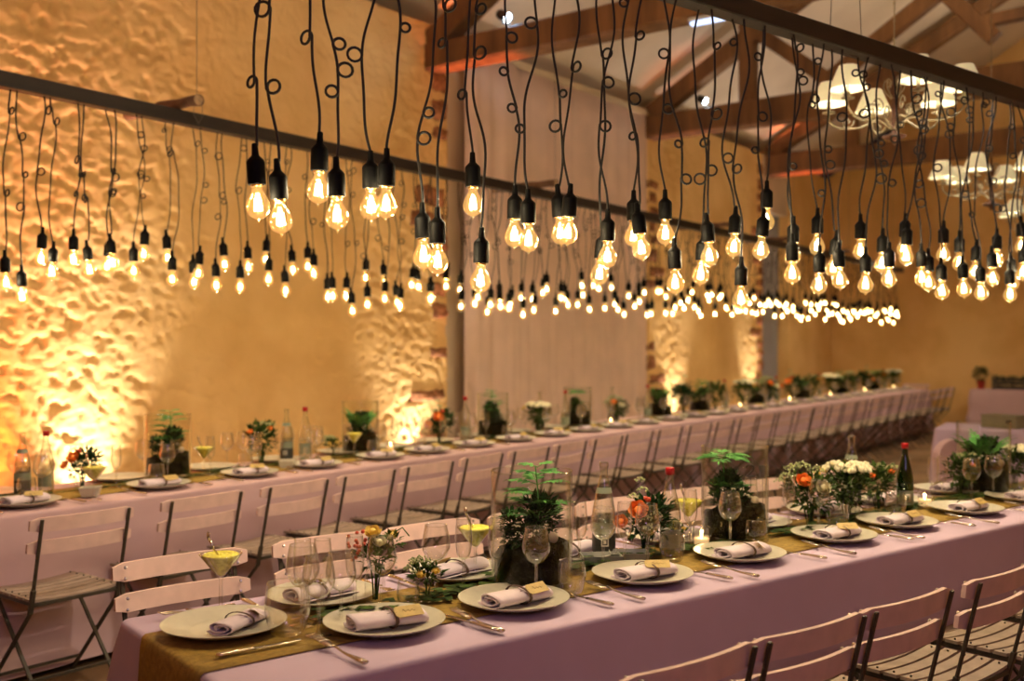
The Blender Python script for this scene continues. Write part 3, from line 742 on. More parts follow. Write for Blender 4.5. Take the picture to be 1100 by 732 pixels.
def planting_proto(style, seed):
    r = random.Random(seed); t = thing('moss_planting', 'x', 'plants'); R = RJ - .010
    mb = MB(); vs = []; fs = []; n = 24; rows = 10
    for j in range(rows + 1):
        q = j / rows
        for i in range(n):
            a = 2 * PI * i / n; x, y = math.cos(a), math.sin(a)
            hh = .112 + .018 * x + .025 * noise.noise(V((x * 2, y * 2, seed)))
            if q < .5: rr, z = R * (1 - .05 * noise.noise(V((x * 4, y * 4, q * 9)))) , .014 + hh * q * 2 * .85
            else:
                s = (q - .5) * 2; rr = R * math.cos(s * PI / 2) * (1 + .1 * noise.noise(V((x * 5, y * 5, s * 5)))) + .0005; z = .014 + hh * (.85 + .15 * math.sin(s * PI / 2)) + .012 * noise.noise(V((x * 6 * rr * 9, y * 50 * rr, 2)))
            rr = min(rr, R); vs.append((rr * x, rr * y, z))
    for j in range(rows):
        for i in range(n): fs.append((j * n + i, j * n + (i + 1) % n, (j + 1) * n + (i + 1) % n, (j + 1) * n + i))
    mb.add(vs, fs); mb.build('moss_mound', M_MOSS, t)
    mb = MB(); clump(mb, (-.01, 0, .15), .085, 330, .030, r, .5); clump(mb, (-.065, 0, .185), .034, 130, .026, r, 1.3); clump(mb, (.03, .01, .215) if style != 1 else (-.02, .02, .20), .055 if style != 1 else .045, 230, .036, r, 1.1); mb.build('dark_foliage', M_LEAFD, t, False)
    mb = MB()
    if style == 0:
        mb.tube([(.02, 0, .12), (.022, 0, .22), (.018, 0, .30), (.012, 0, .36)], .0022, 5)
        for z, L in ((.20, .085), (.235, .085), (.27, .08), (.305, .075), (.335, .06), (.36, .05)):
            for k in range(3):
                a = r.uniform(0, 2 * PI); d = V((math.cos(a), math.sin(a) * .6, .35)); frond(mb, (.018, 0, z), d, L * 1.25, r, .46, 7, .5)
        for k in range(8): a = r.uniform(0, 6.28); frond(mb, (.02, 0, .18), (math.cos(a), math.sin(a) * .6, .9), .09, r, .4, 7, .6)
    elif style == 1:
        for k in range(9): a = k * .75; frond(mb, (-.045, 0, .300 + .01 * (k % 3)), (math.cos(a), math.sin(a) * .6, .15), .10, r, .50, 8, .5)
        mb.tube([(-.03, 0, .13), (-.04, 0, .22), (-.045, 0, .29)], .0022, 5)
        for k in range(10): a = r.uniform(0, 6.28); frond(mb, (-.05 + r.uniform(0, .05), 0, .18), (math.cos(a), math.sin(a) * .6, .6), .08, r, .4, 7, .6)
    else:
        for k in range(16): a = r.uniform(0, 6.28); frond(mb, (r.uniform(-.03, .04), r.uniform(-.02, .02), .14), (math.cos(a) * .8, math.sin(a) * .6, 1.3), r.uniform(.12, .2), r, .3, 9, .8)
    mb.build('fern', M_FERN, t, False)
    for k in range(1):
        mb = MB(); a = (-.7, -.95, -1.9)[k]; mb.ball((.085 * math.cos(a), .085 * math.sin(a), .150 + .015 * k), .016, 10, 8, (1, .8, 1.1)); mb.build('stone', M_PEB, t)
    mb = MB()
    for k in range(9): a = r.uniform(-2.6, -.4); umbel(mb, (.07 * math.cos(a), .07 * math.sin(a), .165 + r.uniform(-.01, .03)), .008, r, 7, .2)
    mb.build('white_blossom', M_WHITEF, t)
    return t
PLANT = [Kind(planting_proto(k, 20 + k)) for k in range(3)]
def sign2():
    t = thing('table_number', 'dark numeral 2 and a dark wedge on thin picks inside the second glass vase', 'sign')
    mb = MB(); H = .036; pts = [(-.011, 0, .026), (-.010, 0, .032), (-.004, 0, .036), (.004, 0, .036), (.010, 0, .031), (.010, 0, .025), (.005, 0, .017), (-.003, 0, .009), (-.012, 0, .002), (-.003, 0, .002), (.013, 0, .002)]
    mb.tube(pts, [.0025, .003, .003, .0035, .004, .004, .0035, .003, .003, .003, .0035], 6, Matrix.Translation((.030, -.03, .235)) @ Matrix.Scale(1.3, 4), flat=(1, .5, 1)); mb.build('numeral', M_DARKN, t)
    mb = MB(); mb.add([(-.014, -.002, .036), (.014, -.002, .036), (.006, -.002, 0), (-.006, -.002, 0), (-.014, .002, .036), (.014, .002, .036), (.006, .002, 0), (-.006, .002, 0)], [(0, 3, 2, 1), (4, 5, 6, 7), (0, 1, 5, 4), (1, 2, 6, 5), (2, 3, 7, 6), (3, 0, 4, 7)], Matrix.Translation((.078, -.03, .235)) @ Matrix.Scale(1.25, 4)); mb.build('wedge', M_DARKN, t, False)
    for x in (.032, .078):
        mb = MB(); mb.tube([(x, -.03, .12), (x, -.03, .237)], .001, 4); mb.build('pick', M_DARKN, t)
    return t
def garland(F, u0, u1, v, n, seed, label, per=.012):
    r = random.Random(seed); mb = MB(); pts = [(u, v + .022 * math.sin(u * 3.1 + seed) + .012 * math.sin(u * 9), ZT + .006) for u in [u0 + (u1 - u0) * i / 60 for i in range(61)]]
    mb.tube(pts, .002, 4)
    for i in range(n):
        u = r.uniform(u0, u1); vv = v + .022 * math.sin(u * 3.1 + seed) + .012 * math.sin(u * 9) + r.gauss(0, .022); a = r.uniform(0, 6.28); s = r.uniform(.026, .052)
        p = V((u, vv, ZT + .004 + r.uniform(0, .018)))
        for k in (-.9, 0, .9): mb.leaf(p, (math.cos(a + k), math.sin(a + k), .15), (0, 0, 1), s * (1 if k == 0 else .75), s * .6, .1, .1)
    o = mb.build('ivy_garland', M_LEAF, None, False, tuple(F.o), F.a); tag(o, label, 'garland')

# ------------------------------------------------------------------ lay the front table
def onA(kind, u, v, label, group=None, rz=0, dz=0, s=1):
    p = FA.p(u, v, ZT + dz); o = kind.at(tuple(p), AA + rz, label, group)
    o.scale = (s, s, s); return o
def onB(kind, u, v, label, group=None, rz=0, dz=0, s=1):
    p = FB.p(u, v, ZT + dz); o = kind.at(tuple(p), AB + rz, label, group); o.scale = (s, s, s); return o
GA = 'place settings on the front table'
onA(PLATE, .172, .495, 'empty-rimmed cream plate at the head end of the front table')
onA(NAPS[2], .200, .475, 'crossways rolled napkin with loose tag on the head-end plate', rz=.55, dz=.006, s=.8)
onA(KNIFE, .17, .275, 'steel knife lying across the runner below the head-end plate', rz=-PI / 2)
onA(FORK, .19, .706, 'steel fork beside the head-end plate, under the yellow cocktail', rz=PI / 2)
near = [(.515, .256), (.934, .232), (1.458, .231), (1.961, .25), (2.524, .25), (2.99, .265), (3.54, .262), (4.08, .27), (4.6, .25), (5.1, .25)]
for i, (u, v) in enumerate(near):
    w = ORD[i]
    onA(PLATE, u, v, 'cream plate, %s from the left on our side of the front table' % w, GA + ' (plates)')
    onA(NAPS[(0, 0, 1, 2, 1, 0, 0, 1, 0, 1)[i]], u - .002, v - .01, 'rolled napkin with gold tag, %s from the left on our side of the front table' % w, GA + ' (napkins)', rz=(-.18, .04, -.05, -.06, .03, -.08, .02, -.05, 0, 0)[i], dz=.0055)
    onA(FORK, u - .205, .115 + .01 * (i % 3), 'steel fork beside the %s plate from the left on our side of the front table' % w, GA + ' (forks)', rz=(.04, -.02, .05, .02, -.03, .04, .0, .02, 0, 0)[i], s=1.06)
    if i < 9: onA(KNIFE, u + .195, .145, 'steel knife beside the %s plate from the left on our side of the front table' % w, GA + ' (knives)', rz=.1)
for i, u in enumerate((.525, 1.02, 1.50, 2.0, 2.5, 3.0, 3.5, 4.05)):
    w = ORD[i]
    onA(PLATE, u, .625, 'cream plate, %s from the left on the far side of the front table' % w, GA + ' (far plates)')
    onA(NAPS[(i + 1) % 2], u, .625, 'rolled napkin, %s from the left on the far side of the front table' % w, GA + ' (far napkins)', rz=PI + .1, dz=.0055)
    onA(FORK, u + .20, .655, 'steel fork beside the %s far-side plate of the front table' % w, GA + ' (far forks)', rz=PI - .1)
    onA(KNIFE, u - .19, .64, 'steel knife beside the %s far-side plate of the front table' % w, GA + ' (far knives)', rz=PI)
onA(MART, .247, .700, 'cocktail glass of yellow lemon cream with a spoon behind the head-end plate')
onA(MART, 1.065, .60, 'yellow cocktail partly hidden by the first big glass vase')
onA(MART, 2.041, .56, 'yellow cocktail between the red-capped bottle and the second big vase')
onA(MART, 2.98, .62, 'yellow cocktail with upright spoon behind the white hydrangeas')
onA(TUMB, .283, .352, 'large empty stemless tumbler beside the head-end plate', s=1.35)
onA(WINE, .345, .300, 'wine glass standing in front of the cluster near the head-end plate')
onA(WINE, .355, .410, 'wine glass at the back of the cluster near the head-end plate', s=1.05)
onA(FLUTE, .385, .470, 'champagne flute at the very back of the glass cluster by the head-end plate'); onA(WINE, .440, .355, 'wine glass on the right of the cluster near the head-end plate', s=.95)
onA(FLUTE, .428, .437, 'left champagne flute of the two beyond the wine glass cluster')
onA(FLUTE, .523, .427, 'champagne flute just left of the yellow rose vase')
onA(WINE, .612, .432, 'wine glass in front of the yellow roses and red berries')
onA(BUDJ, .629, .497, 'slim glass vase holding yellow roses and berries', s=1.05)
onA(BQ['yellow'], .629, .497, 'yellow roses with red berries in a slim vase', rz=-AA, dz=.004)
onA(TUMB, .676, .392, 'small tumbler between the yellow roses and the low blossoms', s=.75)
onA(JAR, .752, .415, 'short jar holding low pale blossoms', s=.85)
onA(BQ['low'], .752, .415, 'low posy of pale green and yellow blossoms in a short jar', rz=-AA, dz=.004)
onA(WINE, .835, .486, 'wine glass left of the tall flute behind the low posy')
onA(FLUTE, .923, .466, 'champagne flute between the low posy and the first big vase')
onA(FLUTE, 1.000, .400, 'champagne flute close against the left side of the first big vase')
def vase(u, v, k, on, lab, rz=0, s=1):
    on(VASE, u, v, 'tall clear cylinder vase ' + lab, s=s); return on(PLANT[k], u, v, 'moss, fern and stones inside the glass vase ' + lab, rz=rz, dz=.0075 * s, s=s)
vase(1.130, .390, 0, onA, 'nearest us on the front table', -AA)
onA(WINE, 1.047, .268, 'wine glass in front of the nearest big vase')
onA(TUMB, 1.150, .225, 'stemless tumbler in front of the nearest big vase')
onA(BOPEN, 1.60, .560, 'uncapped clear bottle with dark square label on the front table', rz=-AA)
onA(TRAY, 1.511, .480, 'left one of two low zinc trays in front of the uncapped bottle', rz=-AA + .1); onA(TRAY, 1.620, .455, 'right one of two low zinc trays in front of the uncapped bottle', rz=-AA)
onA(FLUTE, 1.43, .50, 'champagne flute left of the uncapped bottle'); onA(WINE, 1.46, .415, 'champagne glass right of the nearest big vase'); onA(FLUTE, 1.535, .39, 'flute standing before the zinc trays')
onA(BRED, 1.80, .430, 'clear bottle with red cap right of the orange roses', rz=-AA, s=.92)
onA(JAR, 1.714, .470, 'jar holding the orange rose bouquet'); onA(BQ['orange'], 1.714, .470, 'orange roses and dark greenery between the two clear bottles', rz=-AA, dz=.004)
onA(WINE, 1.630, .375, 'wine glass in front of the orange roses'); onA(TUMB, 1.72, .345, 'tumbler of water at the foot of the red-capped bottle')
onA(FLUTE, 1.94, .46, 'flute beside the votive candle and second big vase'); onA(VOT, 1.996, .455, 'lit votive candle left of the second big vase')
onA(BQ['low'], 1.97, .55, 'small green posy behind the votive candle', rz=-AA, dz=.0, s=.7)
vase(2.215, .480, 1, onA, 'with the numeral 2 on the front table', -AA)
sg = sign2(); sg.location = tuple(FA.p(2.225, .46, ZT + .01)); sg.rotation_euler = (0, 0, 0)
onA(WINE, 2.08, .390, 'wine glass in front of the numbered vase'); onA(TUMB, 2.17, .345, 'stemless tumbler in front of the numbered vase')
onA(FLUTE, 2.40, .55, 'flute just right of the numbered vase'); onA(FLUTE, 2.54, .47, 'flute left of the orange and cream flowers')
onA(JAR, 2.68, .47, 'jar holding orange and cream flowers with white umbels'); onA(BQ['wide'], 2.68, .47, 'orange flower and cream rose among pale umbels right of the numbered vase', rz=-AA, dz=.004, s=1.12)
onA(WINE, 2.62, .385, 'wine glass in front of the cream rose'); onA(TUMB, 2.72, .365, 'tumbler below the cream rose bouquet')
onA(JAR, 2.97, .49, 'jar holding white hydrangeas'); onA(BQ['white'], 2.97, .49, 'white hydrangea heads over dark leaves on the front table', rz=-AA, dz=.004, s=1.15)
onA(BUDJ, 2.87, .395, 'small bottle-shaped vase below the white hydrangeas')
onA(BOPEN, 3.22, .63, 'uncapped clear bottle behind the white hydrangeas', rz=-AA)
onA(TUMB, 3.17, .38, 'tumbler left of the green bottle'); onA(JAR, 3.24, .51, 'jar holding the mixed green bouquet'); onA(BQ['mixed'], 3.24, .51, 'mixed green and cream bouquet beside the green bottle', rz=-AA, dz=.004)
onA(BGREEN, 3.352, .444, 'green glass bottle with red cap and pale label on the front table', rz=-AA, s=.9)
onA(VOT, 3.53, .45, 'lit votive candle right of the green bottle')
onA(FLUTE, 3.62, .46, 'left flute of the pair past the votive candle'); onA(FLUTE, 3.72, .47, 'right flute of the pair past the votive candle')
onA(JAR, 3.93, .49, 'jar holding pale blossoms right of the candle'); onA(BQ['mixed'], 3.93, .49, 'pale cream and red blossoms right of the votive candle', rz=.6, dz=.004); onA(WINE, 3.86, .40, 'wine glass before the pale blossoms right of the candle')
vase(4.17, .50, 2, onA, 'farthest along the front table', -AA); onA(WINE, 4.06, .395, 'wine glass before the farthest big vase'); onA(TUMB, 4.25, .35, 'tumbler before the farthest big vase')
onA(JAR, 4.55, .52, 'jar at the edge of view on the front table'); onA(BQ['white'], 4.55, .52, 'pale blossoms at the edge of view past the farthest vase', rz=1, dz=.004)
garland(FA, .40, 5.4, .437, 620, 3, 'dark ivy garland winding along the front table runner')

# ------------------------------------------------------------------ lay the long wall table
GB = 'settings on the wall table'
pu = [-.38, .222, .95, 1.553, 2.066, 2.64, 3.113] + [3.113 + .53 * k for k in range(1, 24)]
for i, u in enumerate(pu):
    if u > 15.7: break
    v = .20; w = ORD[i]; far = i >= 10
    q = ('cream plate, %s from the left on our side of the wall table' % w, 'rolled napkin with gold tag, %s from the left on our side of the wall table' % w) if not far else ('small blurred cream plate in the far stretch of the wall table', 'small blurred napkin in the far stretch of the wall table')
    onB(PLATE if not far else PL_SM, u, v, q[0], GB + ' (plates)')
    onB(NAPS[i % 2], u, v, q[1], GB + ' (napkins)', dz=.0055, rz=rnd.uniform(-.1, .1))
    if i < 8:
        onB(KNIFE, u + .20, .13, 'steel knife beside the %s plate from the left on our side of the wall table' % w, GB + ' (knives)'); onB(FORK, u - .20, .12, 'steel fork beside the %s plate from the left on our side of the wall table' % w, GB + ' (forks)')
    if i < 12 and i > 0: onB(PL_SM, u + .05, .625, 'cream plate, %s from the left on the wall side of the wall table' % ORD[i - 1], GB + ' (far plates)')
    gl = ('wine glass', 'flute')
    for k in range(3 if i < 14 else 2):
        K = (WINE, FLUTE, WINE)[k]; nm = ('wine glass', 'champagne flute', 'wine glass')[k]
        uu = u + (.16, .25, .20)[k] + rnd.uniform(-.02, .02); vv = (.36, .42, .66)[k]
        if far: lab = 'small blurred %s in the far stretch of the wall table' % nm
        else: lab = '%s %s the %s plate from the left of the wall table' % (('wine glass at near right of', 'champagne flute beyond', 'wall-side wine glass behind')[k][0:], '', w) if False else ('wine glass just past the %s wall-table plate from the left', 'champagne flute just past the %s wall-table plate from the left', 'wine glass on the wall side opposite the %s wall-table plate from the left')[k] % w
        onB(K, uu, vv, lab, GB + ' (glasses)' if far else None)
    if i < 10: onB(FLUTE, u - .12, .40, 'champagne flute just before the %s wall-table plate from the left' % w); onB(WINE, u - .20, .64, 'wall-side wine glass just before the %s wall-table plate from the left' % w)
    if i < 9: onB(TUMB, u + .10, .36, 'tumbler behind the %s plate from the left on the wall table' % w)
onB(BOPEN, .363, .475, 'uncapped clear bottle with dark label nearest the left on the wall table', rz=-AB, s=.94); onB(BRED, .50, .50, 'red-capped bottle left of the orange-dotted posy on the wall table', rz=-AB, s=.92)
onB(MART, .46, .02, 'yellow cocktail at the near edge of the wall table') if False else onB(MART, .50, .075, 'yellow cocktail on the left of the wall table beside the square bowl')
onB(BOWL, .56, .20, 'small white square bowl behind the yellow cocktail', rz=-AB + .2)
onB(JAR, .70, .50, 'jar holding the posy left on the wall table'); onB(BQ['orange'], .70, .50, 'dark posy with orange flowers left of the first wall-table vase', rz=-AB, dz=.004, s=.95)
vase(1.22, .50, 0, onB, 'first from the left on the wall table', -AB + .5)
onB(MART, 1.42, .44, 'yellow cocktail right of the first wall-table vase'); onB(VOT, 1.38, .56, 'lit votive candle right of the first wall-table vase')
onB(JAR, 1.946, .56, 'jar holding the leafy orange posy'); onB(BQ['mixed'], 1.946, .56, 'leafy posy with orange blossoms left of the two wall-table bottles', rz=-AB, dz=.004, s=1.25)
onB(BOWL, 1.93, .30, 'small white square bowl in front of the leafy orange posy', rz=-AB)
onB(BOPEN, 2.16, .57, 'uncapped bottle of the middle pair on the wall table', rz=-AB); onB(BRED, 2.32, .57, 'red-capped bottle of the middle pair on the wall table', rz=-AB)
onB(JAR, 2.45, .45, 'jar holding small pale blossoms beside the bottle pair'); onB(BQ['low'], 2.45, .45, 'small pale posy right of the bottle pair', rz=-AB, dz=.01, s=1.1)
onB(MART, 2.60, .40, 'yellow cocktail left of the second wall-table vase')
vase(2.80, .54, 2, onB, 'second from the left on the wall table', .2)
onB(VOT, 3.02, .46, 'bright lit votive candle right of the second wall-table vase')
onB(JAR, 3.60, .50, 'jar holding the orange flower near the first uplit quoin'); onB(BQ['orange'], 3.60, .50, 'dark leafy posy with an orange flower below the first uplit quoin', rz=-AB + .5, dz=.004, s=1.2)
onB(BRED, 3.98, .55, 'red-capped bottle left of the third wall-table vase', rz=-AB); vase(4.30, .52, 0, onB, 'third from the left on the wall table', .9)
onB(JAR, 4.92, .50, 'jar below the drape left of its bottle pair'); onB(BQ['white'], 4.92, .50, 'dark leafy white posy below the beige drape', rz=-AB, dz=.004, s=1.2)
onB(BOPEN, 5.05, .57, 'uncapped bottle behind the white posy below the drape', rz=-AB); onB(BRED, 5.35, .5, 'red-capped bottle below the middle of the drape', rz=-AB)
vase(5.62, .54, 1, onB, 'below the middle of the beige drape', .3); onB(VOT, 5.98, .40, 'lit votive candle below the right half of the drape')
onB(JAR, 6.28, .50, 'jar below the right half of the drape'); onB(BQ['wide'], 6.28, .50, 'leafy pale posy below the right half of the drape', rz=-AB, dz=.004, s=1.1)
onB(BOPEN, 6.35, .60, 'uncapped bottle below the right half of the drape', rz=-AB); onB(BRED, 6.85, .48, 'red-capped bottle below the right edge of the drape', rz=-AB)
vase(7.15, .50, 2, onB, 'below the right edge of the beige drape', 1.2)
styles = ['orange', 'mixed', 'white', 'wide']
u = 7.7; k = 0
while u < 15.9:
    g = 'blurred centrepieces on the far half of the wall table'
    m = k % 4
    if m in (0, 2):
        onB(JAR, u, .5, 'tiny blurred jar on the far half of the wall table', g + ' (jars)'); onB(BQ[styles[(k // 2) % 4]], u, .5, 'small blurred posy on the far half of the wall table', g + ' (posies)', rz=rnd.uniform(0, 6), dz=.004, s=1.5)
    elif m == 1:
        onB(VASE, u, .5, 'blurred cylinder vase on the far half of the wall table', g + ' (vases)', s=.95); onB(PLANT[(k // 4) % 3], u, .5, 'blurred fern planting in a vase on the far half of the wall table', g + ' (plants)', rz=rnd.uniform(0, 6), dz=.0075, s=.95)
    else:
        onB(BRED, u - .1, .52, 'tiny red-capped bottle on the far half of the wall table', g + ' (bottles)'); onB(VOT, u + .12, .42, 'tiny lit candle on the far half of the wall table', g + ' (candles)')
    u += .40; k += 1
garland(FB, -.4, 15.6, .42, 900, 8, 'dark ivy garland along the runner of the long wall table')

# ------------------------------------------------------------------ light rails and hanging bulbs
RAILW = .075
def rail(F, v, u0, u1, h, name, label):
    t = thing(name, label, 'rail', tuple(F.p(0, v, CAMH + h)), F.a); mb = MB(); mb.box(((u0 + u1) / 2, 0, 0), (u1 - u0, RAILW, RAILW), ch=.004); mb.build('timber_bar', M_RAIL, t, False)
    return t
HN, HF = 1.205 + .0375, 1.225 + .0375
rail(FA, .38, -.5, 6.0, HN, 'light_rail', 'dark timber bar crossing overhead above the front table, carrying bulbs')
rail(FB, .38, -1.2, 15.75, HF, 'light_rail', 'long dark timber bar above the wall table, carrying small bulbs')
def wire(pts, label, r=.0018):
    mb = MB(); mb.tube(pts, r, 4); tag(mb.build('suspension_wire', M_WIRE), label, 'wire')
for (F, u, h, l) in ((FA, 2.80, HN, 'thin wire hanging the near light rail in front of the chandelier'), (FA, .15, HN, 'thin wire hanging the near end of the front light rail')):
    p = F.p(u, .38, CAMH + h); a = p + V((0, 0, 1.6)); d = FA.x * .11
    wire([a, p - d + V((0, 0, .04)), p - d * .6 - V((0, 0, .045)), p + d * .6 - V((0, 0, .045)), p + d + V((0, 0, .04)), a + V((.003, 0, 0))], l)
LOGS = (1.20, 4.75, 8.3, 10.2, 12.4, 14.6)
for i, u in enumerate(LOGS):
    t = thing('log', '%s short log lying across the far rail, counted from the left' % ORD[i], 'log', tuple(FB.p(u, .38, CAMH + HF + .038 + .034)), AB)
    mb = MB(); n = 12; pts = [(.006 * math.sin(k), .48 - .66 * k / 8, .004 * math.sin(k * 2)) for k in range(9)]; mb.tube(pts, [.030 + .003 * math.sin(k * 1.7) for k in range(9)], 14); mb.build('bark', M_LOG, t)
    mb = MB(); mb.lathe([(.0005, 0), (.029, 0), (.0295, -.003)], 16, Matrix.Translation((0, -.182, 0)) @ Matrix.Rotation(PI / 2, 4, 'X')); mb.build('sawn_end', M_LOGEND, t)
    p = FB.p(u, .38 - .165, CAMH + HF + .075)
    wire([p + V((0, 0, 1.5)), p + V((0, 0, .03)), p + V((.028, 0, -.02)), p + V((.03, 0.01, -.09)), p + V((0, 0.03, -.125)), p + V((-.03, .04, -.07)), p + V((-.02, .02, -.01)), p + V((0, 0, .03))], 'thin wire tied to the end of the %s log from the left' % ORD[i])

def cord_mesh(dx, dy, L, seed, n=6, rad=.0036, nl=None, fine=.007):
    r = random.Random(seed); phi = r.uniform(-.5, .5) - .25; ax = V((math.cos(phi), math.sin(phi), 0)); nx = V((-math.sin(phi), math.cos(phi), 0))
    nl = nl if nl is not None else r.choice((1, 2, 2, 3)); hs = sorted(r.uniform(.06, .80) * L for _ in range(nl)); x = z = w = 0.0; pts = [(0., 0., 0.)]; th = 0.; li = 0
    ph1, ph2 = r.uniform(0, 6), r.uniform(0, 6); amp = r.uniform(.10, .22)
    while -z < L - .002:
        ds = fine * 1.6
        th = amp * math.sin(-z * 9 + ph1) + amp * .6 * math.sin(-z * 23 + ph2)
        x += math.sin(th) * ds; z -= math.cos(th) * ds; pts.append((x, w, z))
        if li < len(hs) and -z > hs[li] and L + z > .08:
            s = r.choice((-1, 1)); R = r.uniform(.012, .021); k = 14; w0 = w
            # ease into a full loop
            for j in range(1, k + 1):
                a = th + s * 2 * PI * j / k; st = 2 * PI * R / k; x += math.sin(a) * st; z -= math.cos(a) * st; w = w0 + .009 * j / k; pts.append((x, w, z))
            li += 1
    xe, we, ze = pts[-1]; out = []
    for (a, b, c) in pts:
        q = min(1, c / ze); p = ax * (a - xe * q) + nx * (b - we * q) + V((dx * q, dy * q, c * L / -ze)); out.append(p)
    mb = MB(); mb.tube(out, rad, n); return mb.mesh(M_BLACK)
mb = MB(); mb.lathe([(.0045, .106), (.0078, .104), (.0085, .090), (.0095, .076), (.0110, .073), (.0200, .064), (.0228, .060), (.0236, .056), (.0236, .003), (.0225, .0), (.001, .0)], 20); SOCK = mb.mesh(M_SOCKET)
def sharp(me):
    try: me.set_sharp_from_angle(angle=.6)
    except Exception: pass
sharp(SOCK)
mb = MB(); gp = [(.0145, -.001), (.0135, -.008)] + curve([(.0135, -.008), (.0150, -.018), (.0235, -.032), (.0305, -.050), (.0300, -.064), (.0210, -.080), (.0040, -.089), (.0022, -.094), (.0003, -.097)], 3)
mb.lathe(gp, 22); mb.mi = 1; mb.lathe([(.016, .001), (.016, -.004), (.0142, -.005)], 16); GLOBE = mb.mesh([M_GLOBE, M_BRASS])
mb = MB(); mb.lathe(gp[:2] + gp[2::3] + [gp[-1]], 10); GLOBE_LO = mb.mesh([M_GLOBE])
mb = MB(); zz = []
for k in range(15): a = 2 * PI * k / 14; zz.append((.0105 * math.cos(a) * (1 if k % 2 else .75), .0105 * math.sin(a) * (1 if k % 2 else .75), -.066 if k % 2 else -.036))
mb.tube(zz, .0011, 4); FIL = mb.mesh(M_FIL)
mb = MB(); mb.lathe([(.006, -.036), (.010, -.05), (.009, -.066)], 6); FIL_LO = mb.mesh(M_FIL)
BL = bpy.data.lights.new('bulb_light', 'POINT'); BL.energy = 3.9; BL.color = (1, .85, .66); BL.shadow_soft_size = .011
def pendant(F, v, h, ub, utop, zb, voff, seed, label, group, lo=False):
    """zb: height of the globe centre"""
    top = F.p(utop, v + voff * .5, CAMH + h - RAILW / 2 + .004); gc = F.p(ub, v + voff, zb); zs = zb + .056     # socket base
    r = random.Random(seed * 7 + 1)
    t = thing('pendant_bulb', label, 'light bulb', tuple(top), 0, group)
    st = V((gc.x, gc.y, zs)); L = top.z - (zs + .100); me = cord_mesh(st.x - top.x, st.y - top.y, L, seed, 4 if lo else 6, .0032 if lo else .0040, fine=.011 if lo else .007); put('cord', me, t)
    tilt = (r.gauss(0, .05), r.gauss(0, .05), r.uniform(0, 6))
    s = put('socket', SOCK, t, tuple(st - top)); s.rotation_euler = tilt
    g = put('bulb', GLOBE_LO if lo else GLOBE, t, tuple(st - top)); g.rotation_euler = tilt
    put('filament', FIL_LO if lo else FIL, g)
    l = bpy.data.objects.new('bulb_light', BL); COL.objects.link(l); l.parent = g; l.location = (0, 0, -.052)
def tcoord(k, F, v):   # where a sight line of slope k crosses the vertical plane of a rail
    o = F.p(0, v); return (k * o.y - o.x) / (F.x.x - k * F.x.y)
NEAR = [((276, 222), (300, 237.5)), ((342.7, 206), (361.8, 233.6)), ((398.3, 224), (415, 222)), ((454.5, 277), (470, 283)), ((508, 221), (516.6, 303)), ((552.8, 254.7), (567.5, 259.6)), ((601, 252), (611, 252)),
        ((645.6, 296), (652.7, 277.4)), ((680.6, 255), (687.4, 269)), ((714.7, 253), (725, 306)), ((753.7, 296.5), (761, 277)), ((789, 267), (796, 323)), ((823.4, 239), (818.5, 270)), ((851.8, 276), (851, 295.7)),
        ((878, 266), (880, 307.6)), ((896.6, 289), (901.5, 302)), ((924.4, 270.7), (929.8, 307)), ((947.7, 285), (955, 300.7)), ((971.6, 268), (974, 277)), ((990, 300), (997.4, 305)), ((1013.4, 274.4), (1011.5, 314.5)),
        ((1030.6, 284), (1034.8, 312)), ((1048, 293), (1053.3, 315.5)), ((1071, 280), (1066, 300)), ((1087, 305), (1084.8, 317.5)), ((1097, 266), (1099, 294))]
FARL = [((6, 305), (23.5, 320)), ((44.7, 279), (56.5, 294)), ((79, 280.5), (95, 291.6)), ((116, 287), (120, 284)), ((143.6, 292), (155, 274)), ((179.6, 278), (185, 301)), ((208, 304), (213.6, 294.7)), ((232, 307.5), (240.5, 285)),
        ((258, 309), (266.4, 288)), ((286, 280), (288.6, 300.7)), ((306.4, 313), (314, 290.6)), ((330.6, 287), (337, 294.7)), ((352, 320), (357, 319)), ((372, 318.6), (378, 335)), ((393, 299), (394.7, 328)), ((412.5, 304), (413.6, 322)),
        ((426, 326), (430, 329)), ((443, 307), (449, 309)), ((463, 321), (462, 322)), ((479.5, 299), (479, 308)), ((494.6, 312.5), (495.6, 330)), ((510, 327), (513, 320)), ((524, 336), (527, 328)), ((536.7, 322), (537, 330)), ((549, 327.6), (547, 332)), ((560, 321), (562, 338.7)), ((572, 322), (574, 334))]
def measured(lst, F, v, h, name, seed0, lo_from=999):
    last = 0
    for i, pr in enumerate(lst):
        us = [tcoord((x - 550) / 1100, F, v) for x, y in pr]; um = sum(us) / 2
        close = abs(us[0] - us[1]) < .055
        for k, (x, y) in enumerate(pr):
            voff = (.03, -.03)[k] if close else 0
            u = tcoord((x - 550) / 1100, F, v + voff); Z = F.p(u, v + voff).y; z = CAMH + (370 - y) / 1100 * Z
            hi = pr[k][1] <= pr[1 - k][1]
            if i < 30: lab = '%s bulb of the %s pair from the left under the %s rail' % ('upper' if hi else 'lower', ORD[i], name)
            ut = um + (-.016, .016)[k] if us[0] <= us[1] else um + (.016, -.016)[k]
            pendant(F, v, h, u, ut, z, voff, seed0 + i * 2 + k, lab, 'filament bulbs under the %s rail' % name, lo=i >= lo_from)
        last = um
    return last
measured(NEAR, FA, .38, HN, 'nearer dark', 100)
